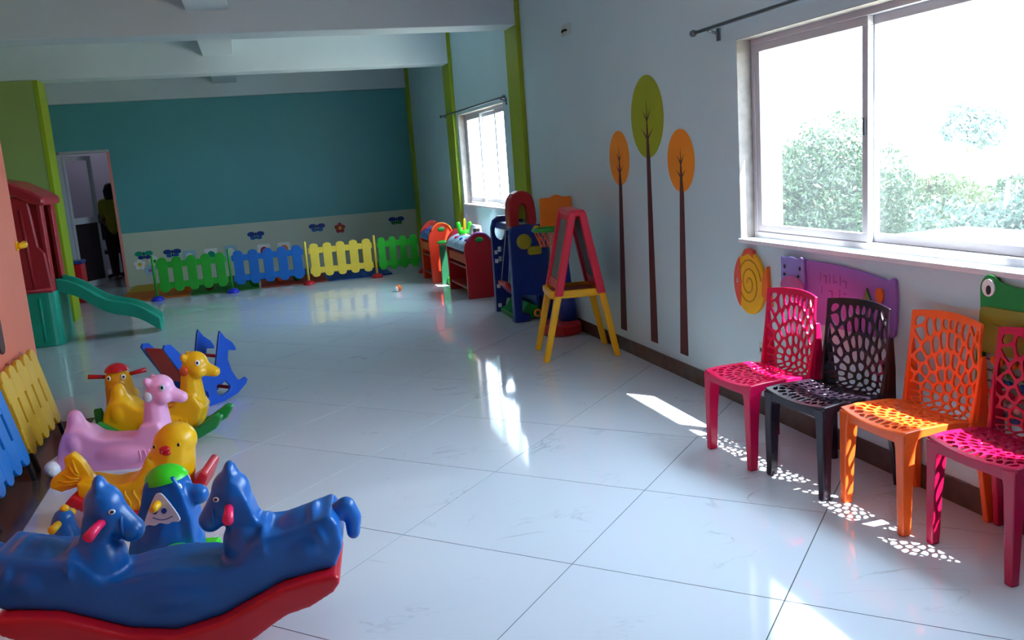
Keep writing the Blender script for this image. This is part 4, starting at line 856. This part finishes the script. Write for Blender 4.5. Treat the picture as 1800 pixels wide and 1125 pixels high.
t = thing('toy_box', 'red box with blue lid on the floor left of the doorway', 'box', (-2.50, 13.6, 0))
obj('body', B((-0.14, 0.14, -0.14, 0.14, 0, 0.54)), RED, t, bevel=0.015); obj('lid', B((-0.155, 0.155, -0.155, 0.155, 0.54, 0.585)), NAVY, t, bevel=0.015)

# ------------------------------------------------------------------ door and the room behind
d = bpy.data.objects.new('door_1', None); col.objects.link(d); d['kind'] = 'structure'; d.location = (-2.70, 15.10, 0)
fr = obj('door_frame', B((-0.06, -0.0, -0.11, 0.11, 0, 2.13), (-0.06, 0.70, -0.11, 0.11, 2.09, 2.13)), ALU, d, bevel=0.004)
obj('pink_reveal', B((0.66, 0.70, -0.11, 0.11, 0, 2.09)), W_PINK, d)
lf = bpy.data.objects.new('door_leaf', None)
LM = Matrix.Rotation(R(62), 4, 'Z')
def leaf(name, m, *bx):
    bm = bmesh.new()
    for b_ in bx: box(bm, *b_, LM)
    return obj(name, bm, m, d, bevel=0.0)
leaf('leaf_frame', ALU, (0.0, 0.055, -0.02, 0.02, 0.03, 2.07), (0.59, 0.645, -0.02, 0.02, 0.03, 2.07), (0.055, 0.59, -0.02, 0.02, 2.0, 2.07), (0.055, 0.59, -0.02, 0.02, 1.02, 1.12), (0.055, 0.59, -0.02, 0.02, 0.03, 0.12))
leaf('leaf_pane', GLASS, (0.055, 0.59, -0.003, 0.003, 1.12, 2.0)); leaf('leaf_panel', mat('dark_laminate', '#241A1E', 0.3, 0.2), (0.055, 0.59, -0.008, 0.008, 0.12, 1.02))
leaf('leaf_handle', STEEL, (0.61, 0.625, -0.06, -0.02, 1.0, 1.14))
# added tube lamp, out of view, to brighten the next room
t = thing('added_lamp', 'added unseen tube lamp that brightens the room behind the door', 'lamp', (-2.6, 17.4, 2.97))
obj('housing', B((-0.6, 0.6, -0.05, 0.05, -0.02, 0.03)), WHITEP, t)
em = bpy.data.materials.new('added_glow'); em.use_nodes = True; nb = em.node_tree.nodes['Principled BSDF']; nb.inputs['Emission Color'].default_value = (0.93, 0.92, 1, 1); nb.inputs['Emission Strength'].default_value = 16
bm = bmesh.new(); tube(bm, [(-0.58, 0, -0.045), (0.58, 0, -0.045)], 0.02, 12); obj('tube', bm, em, t, True)

# black office chair and white stool behind the door
t = thing('office_chair', 'black chair in the room behind the doorway', 'chair', (-2.42, 16.9, 0), R(15))
blob('backrest', [('c', [((-0.2, 0, 0.70), 0.04), ((0.2, 0, 0.70), 0.04), ((-0.18, 0.02, 1.02), 0.04), ((0.18, 0.02, 1.02), 0.04)])], BLACKM, t, 0.012, 4)
blob('seat', [('p', rrect(-0.24, 0.24, -0.45, 0.02, 0.06), 0.0, XY), ('P', rrect(-0.24, 0.24, -0.45, 0.02, 0.06), 0.44, 0.50, XY)], BLACKM, t, 0.012, 4)
bm = bmesh.new(); tube(bm, [(0, -0.2, 0.04), (0, -0.2, 0.45)], 0.03, 12); obj('column', bm, STEEL, t, True)
obj('back_support', B((-0.03, 0.03, -0.02, 0.02, 0.46, 0.75)), BLACKM, t)
for k in range(5):
    a = 2*math.pi*k/5; bm = bmesh.new(); tube(bm, [(0, -0.2, 0.07), (0.28*math.cos(a), -0.2+0.28*math.sin(a), 0.03)], [0.025, 0.018], 8); obj('leg', bm, BLACKM, t, True)
t = thing('white_pedestal', 'slim white pedestal standing behind the open door', 'stand', (-2.56, 15.92, 0))
obj('column', B((-0.05, 0.05, -0.05, 0.05, 0.0, 0.68)), WHITEP, t, bevel=0.01); obj('top', B((-0.08, 0.08, -0.08, 0.08, 0.68, 0.72)), WHITEP, t, bevel=0.01)

# ------------------------------------------------------------------ person seen from behind
SKIN = mat('skin', '#8A5A44', 0.55, 0.06, 8); t = thing('person', 'person in mustard top and dark trousers standing behind the doorway, back turned', 'person', (-2.24, 16.2, 0), R(-8))
prm = [('c', [((0, 0, 0.92), 0.115), ((0, 0.0, 1.10), 0.105)]), ('c', [((0, 0, 1.10), 0.105), ((-0.11, 0, 1.30), 0.07), ((0.11, 0, 1.30), 0.07)]), ('c', [((0, 0.01, 1.30), 0.055), ((0, 0.02, 1.42), 0.048)]), ('e', (0, 0.03, 1.50), (0.075, 0.092, 0.11)), ('e', (0, 0.115, 1.49), (0.014, 0.02, 0.022))]
for s in (-1, 1):
    prm += [('c', [((s*0.155, 0, 1.30), 0.052), ((s*0.20, 0.02, 1.05), 0.042)]), ('c', [((s*0.20, 0.02, 1.05), 0.040), ((s*0.17, 0.16, 0.90), 0.028)]), ('c', [((s*0.165, 0.17, 0.89), 0.026), ((s*0.155, 0.23, 0.85), 0.024)]),
            ('c', [((s*0.085, 0, 0.90), 0.095), ((s*0.09, 0.01, 0.48), 0.058)]), ('c', [((s*0.09, 0.01, 0.48), 0.058), ((s*0.09, -0.01, 0.09), 0.040)]), ('c', [((s*0.09, -0.03, 0.045), 0.04), ((s*0.10, 0.13, 0.035), 0.033)]), ('e', (s*0.077, 0.02, 1.49), (0.012, 0.022, 0.032))]
    for k in range(4): prm.append(('c', [((s*(0.135+0.014*k), 0.235, 0.845), 0.0095), ((s*(0.13+0.015*k), 0.285-0.006*abs(k-1.5), 0.82), 0.009)])); prm.append(('c', [((s*(0.13+0.015*k), 0.285-0.006*abs(k-1.5), 0.82), 0.009), ((s*(0.128+0.015*k), 0.30, 0.79), 0.008)]))
    prm.append(('c', [((s*0.135, 0.20, 0.865), 0.011), ((s*0.105, 0.24, 0.85), 0.0095)]))
blob('body', prm, SKIN, t, 0.008, 2)
sh = [('c', [((0, 0, 0.90), 0.150), ((0, 0.0, 1.10), 0.128)]), ('c', [((0, 0, 1.10), 0.128), ((-0.12, 0, 1.305), 0.078), ((0.12, 0, 1.305), 0.078)])]
for s in (-1, 1): sh += [('c', [((s*0.15, 0, 1.305), 0.070), ((s*0.195, 0.02, 1.10), 0.062)])]
blob('top', sh, mat('cloth_mustard', '#9C9218', 0.85, 0.1, 30), t, 0.011, 4)
tr_ = []
for s in (-1, 1): tr_ += [('c', [((s*0.085, 0, 0.86), 0.118), ((s*0.095, 0.01, 0.48), 0.085)]), ('c', [((s*0.095, 0.01, 0.48), 0.085), ((s*0.09, -0.01, 0.13), 0.062)])]
blob('trousers', tr_, mat('cloth_dark', '#1E1620', 0.9, 0.3, 25), t, 0.011, 3)
blob('hair', [('e', (0, 0.005, 1.535), (0.092, 0.105, 0.10)), ('c', [((-0.05, -0.045, 1.50), 0.05), ((0.05, -0.045, 1.50), 0.05), ((-0.045, -0.05, 1.40), 0.045), ((0.045, -0.05, 1.40), 0.045)])], mat('hair_black', '#120D0E', 0.6, 0.3, 40), t, 0.009, 3)

# ------------------------------------------------------------------ outside
struct(obj('ground', B((WO+0.01, 120, -60, 160, -3.5, -3.3)), mat('dusty_ground', '#B9AE98', 0.95, 0.12, 0.4)))
struct(obj('wall_facade', B((WX+0.02, WO, -4.2, 15.25, -3.3, -0.1), (WX+0.02, WO, -4.2, 15.25, ZC, ZC+0.3)), EXTWHITE))
bm = B((5.65, 6.5, 5.45, 6.95, -3.3, 0.52), (5.6, 6.55, 5.4, 7.0, 0.52, 0.60)); tag(obj('parapet', bm, EXTWHITE, None, bevel=0.02), 'low white parapet wall outside below the near window', 'wall')
def leaf_mat(name, hx):
    m = mat(name, hx, 0.5, 0.25, 2.5); nt = m.node_tree; b = nt.nodes['Principled BSDF']
    out = [n for n in nt.nodes if n.type == 'OUTPUT_MATERIAL'][0]; ts = nt.nodes.new('ShaderNodeBsdfTranslucent'); ts.inputs['Color'].default_value = tuple(x*1.1 for x in lin(hx))+(1,)
    mx = nt.nodes.new('ShaderNodeMixShader'); mx.inputs[0].default_value = 0.35
    nt.links.new(b.outputs[0], mx.inputs[1]); nt.links.new(ts.outputs[0], mx.inputs[2]); nt.links.new(mx.outputs[0], out.inputs['Surface']); return m
LVD = leaf_mat('leaf_hazy', '#6E8A86')  # distance haze put into the leaf colour
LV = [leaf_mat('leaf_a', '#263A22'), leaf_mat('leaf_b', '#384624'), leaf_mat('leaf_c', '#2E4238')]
BARK = mat('bark', '#6A5848', 0.9, 0.25, 12, bump=0.6)
def tree(lab, x, y, ztop, rx, h, n, m, seed, ls=0.16):
    rn = np.random.default_rng(seed); t = thing('leafy_tree', lab, 'tree', (x, y, -3.3), 0, 'trees outside the windows')
    H = ztop+3.3
    bm = bmesh.new(); tube(bm, [(0, 0, 0), (0.08, 0.05, H*0.3), (-0.05, 0.1, H*0.62), (0.03, 0.05, H*0.9)], [0.16, 0.13, 0.09, 0.03], 10); obj('trunk', bm, BARK, t, True)
    for k in range(6):
        a = k*1.05+seed; bm = bmesh.new(); tube(bm, [(0, 0.05, H*(0.35+0.07*k)), (rx*0.4*math.cos(a), rx*0.4*math.sin(a), H*(0.5+0.06*k)), (rx*0.75*math.cos(a), rx*0.75*math.sin(a), H*(0.58+0.06*k))], [0.06, 0.04, 0.015], 6); obj('branch', bm, BARK, t, True)
    # clumps of leaves
    nc = 46; cc = rn.normal(size=(nc, 3)); cc /= np.linalg.norm(cc, axis=1)[:, None]; cc *= rn.uniform(0.40, 0.78, (nc, 1))
    cc = cc*np.array([rx, rx, h/2])+np.array([0, 0, H-h/2-0.15]); cr_ = rn.uniform(0.22, 0.42, nc)*min(rx, h/2)
    ci = rn.integers(0, nc, n); dd = rn.normal(size=(n, 3)); dd /= np.linalg.norm(dd, axis=1)[:, None]
    p = cc[ci]+dd*cr_[ci][:, None]*rn.uniform(0.5, 1.0, (n, 1))**0.5
    a = rn.normal(size=(n, 3)); a /= np.linalg.norm(a, axis=1)[:, None]; b = np.cross(a, rn.normal(size=(n, 3))); b /= np.linalg.norm(b, axis=1)[:, None]
    s = rn.uniform(0.6, 1.2, (n, 1))*ls
    v = np.empty((n, 4, 3)); v[:, 0] = p-a*s; v[:, 1] = p+b*s*0.42; v[:, 2] = p+a*s; v[:, 3] = p-b*s*0.42
    me = bpy.data.meshes.new('foliage'); me.from_pydata(v.reshape(-1, 3).tolist(), [], np.arange(n*4).reshape(-1, 4).tolist()); me.update()
    stuff(link_mesh('foliage', me, m, t))
tree('dense green tree outside the left pane of the near window', 13.0, 18.5, 2.1, 2.4, 4.8, 34000, LV[0], 3, 0.075)
tree('yellowish green tree outside the right pane next to the mullion', 18.2, 20.8, 0.9, 2.4, 4.2, 26000, LV[1], 5, 0.10)
tree('pale green tree outside the middle of the right pane', 13.0, 12.9, 0.95, 1.9, 3.8, 26000, LV[2], 8, 0.075)
tree('rounded green tree outside at the right picture edge', 18.0, 15.0, 0.95, 2.4, 4.0, 26000, LV[1], 11, 0.10)
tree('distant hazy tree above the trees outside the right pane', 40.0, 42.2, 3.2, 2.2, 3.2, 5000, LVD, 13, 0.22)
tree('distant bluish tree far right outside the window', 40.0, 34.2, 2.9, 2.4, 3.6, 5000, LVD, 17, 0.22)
tree('low dark tree outside behind the dense green tree', 25.5, 31.2, 0.4, 3.0, 4.2, 12000, LV[0], 19, 0.16)
tree('leafy tree outside behind the pale green tree', 25.5, 23.6, 0.5, 3.0, 4.2, 12000, LV[0], 23, 0.16)
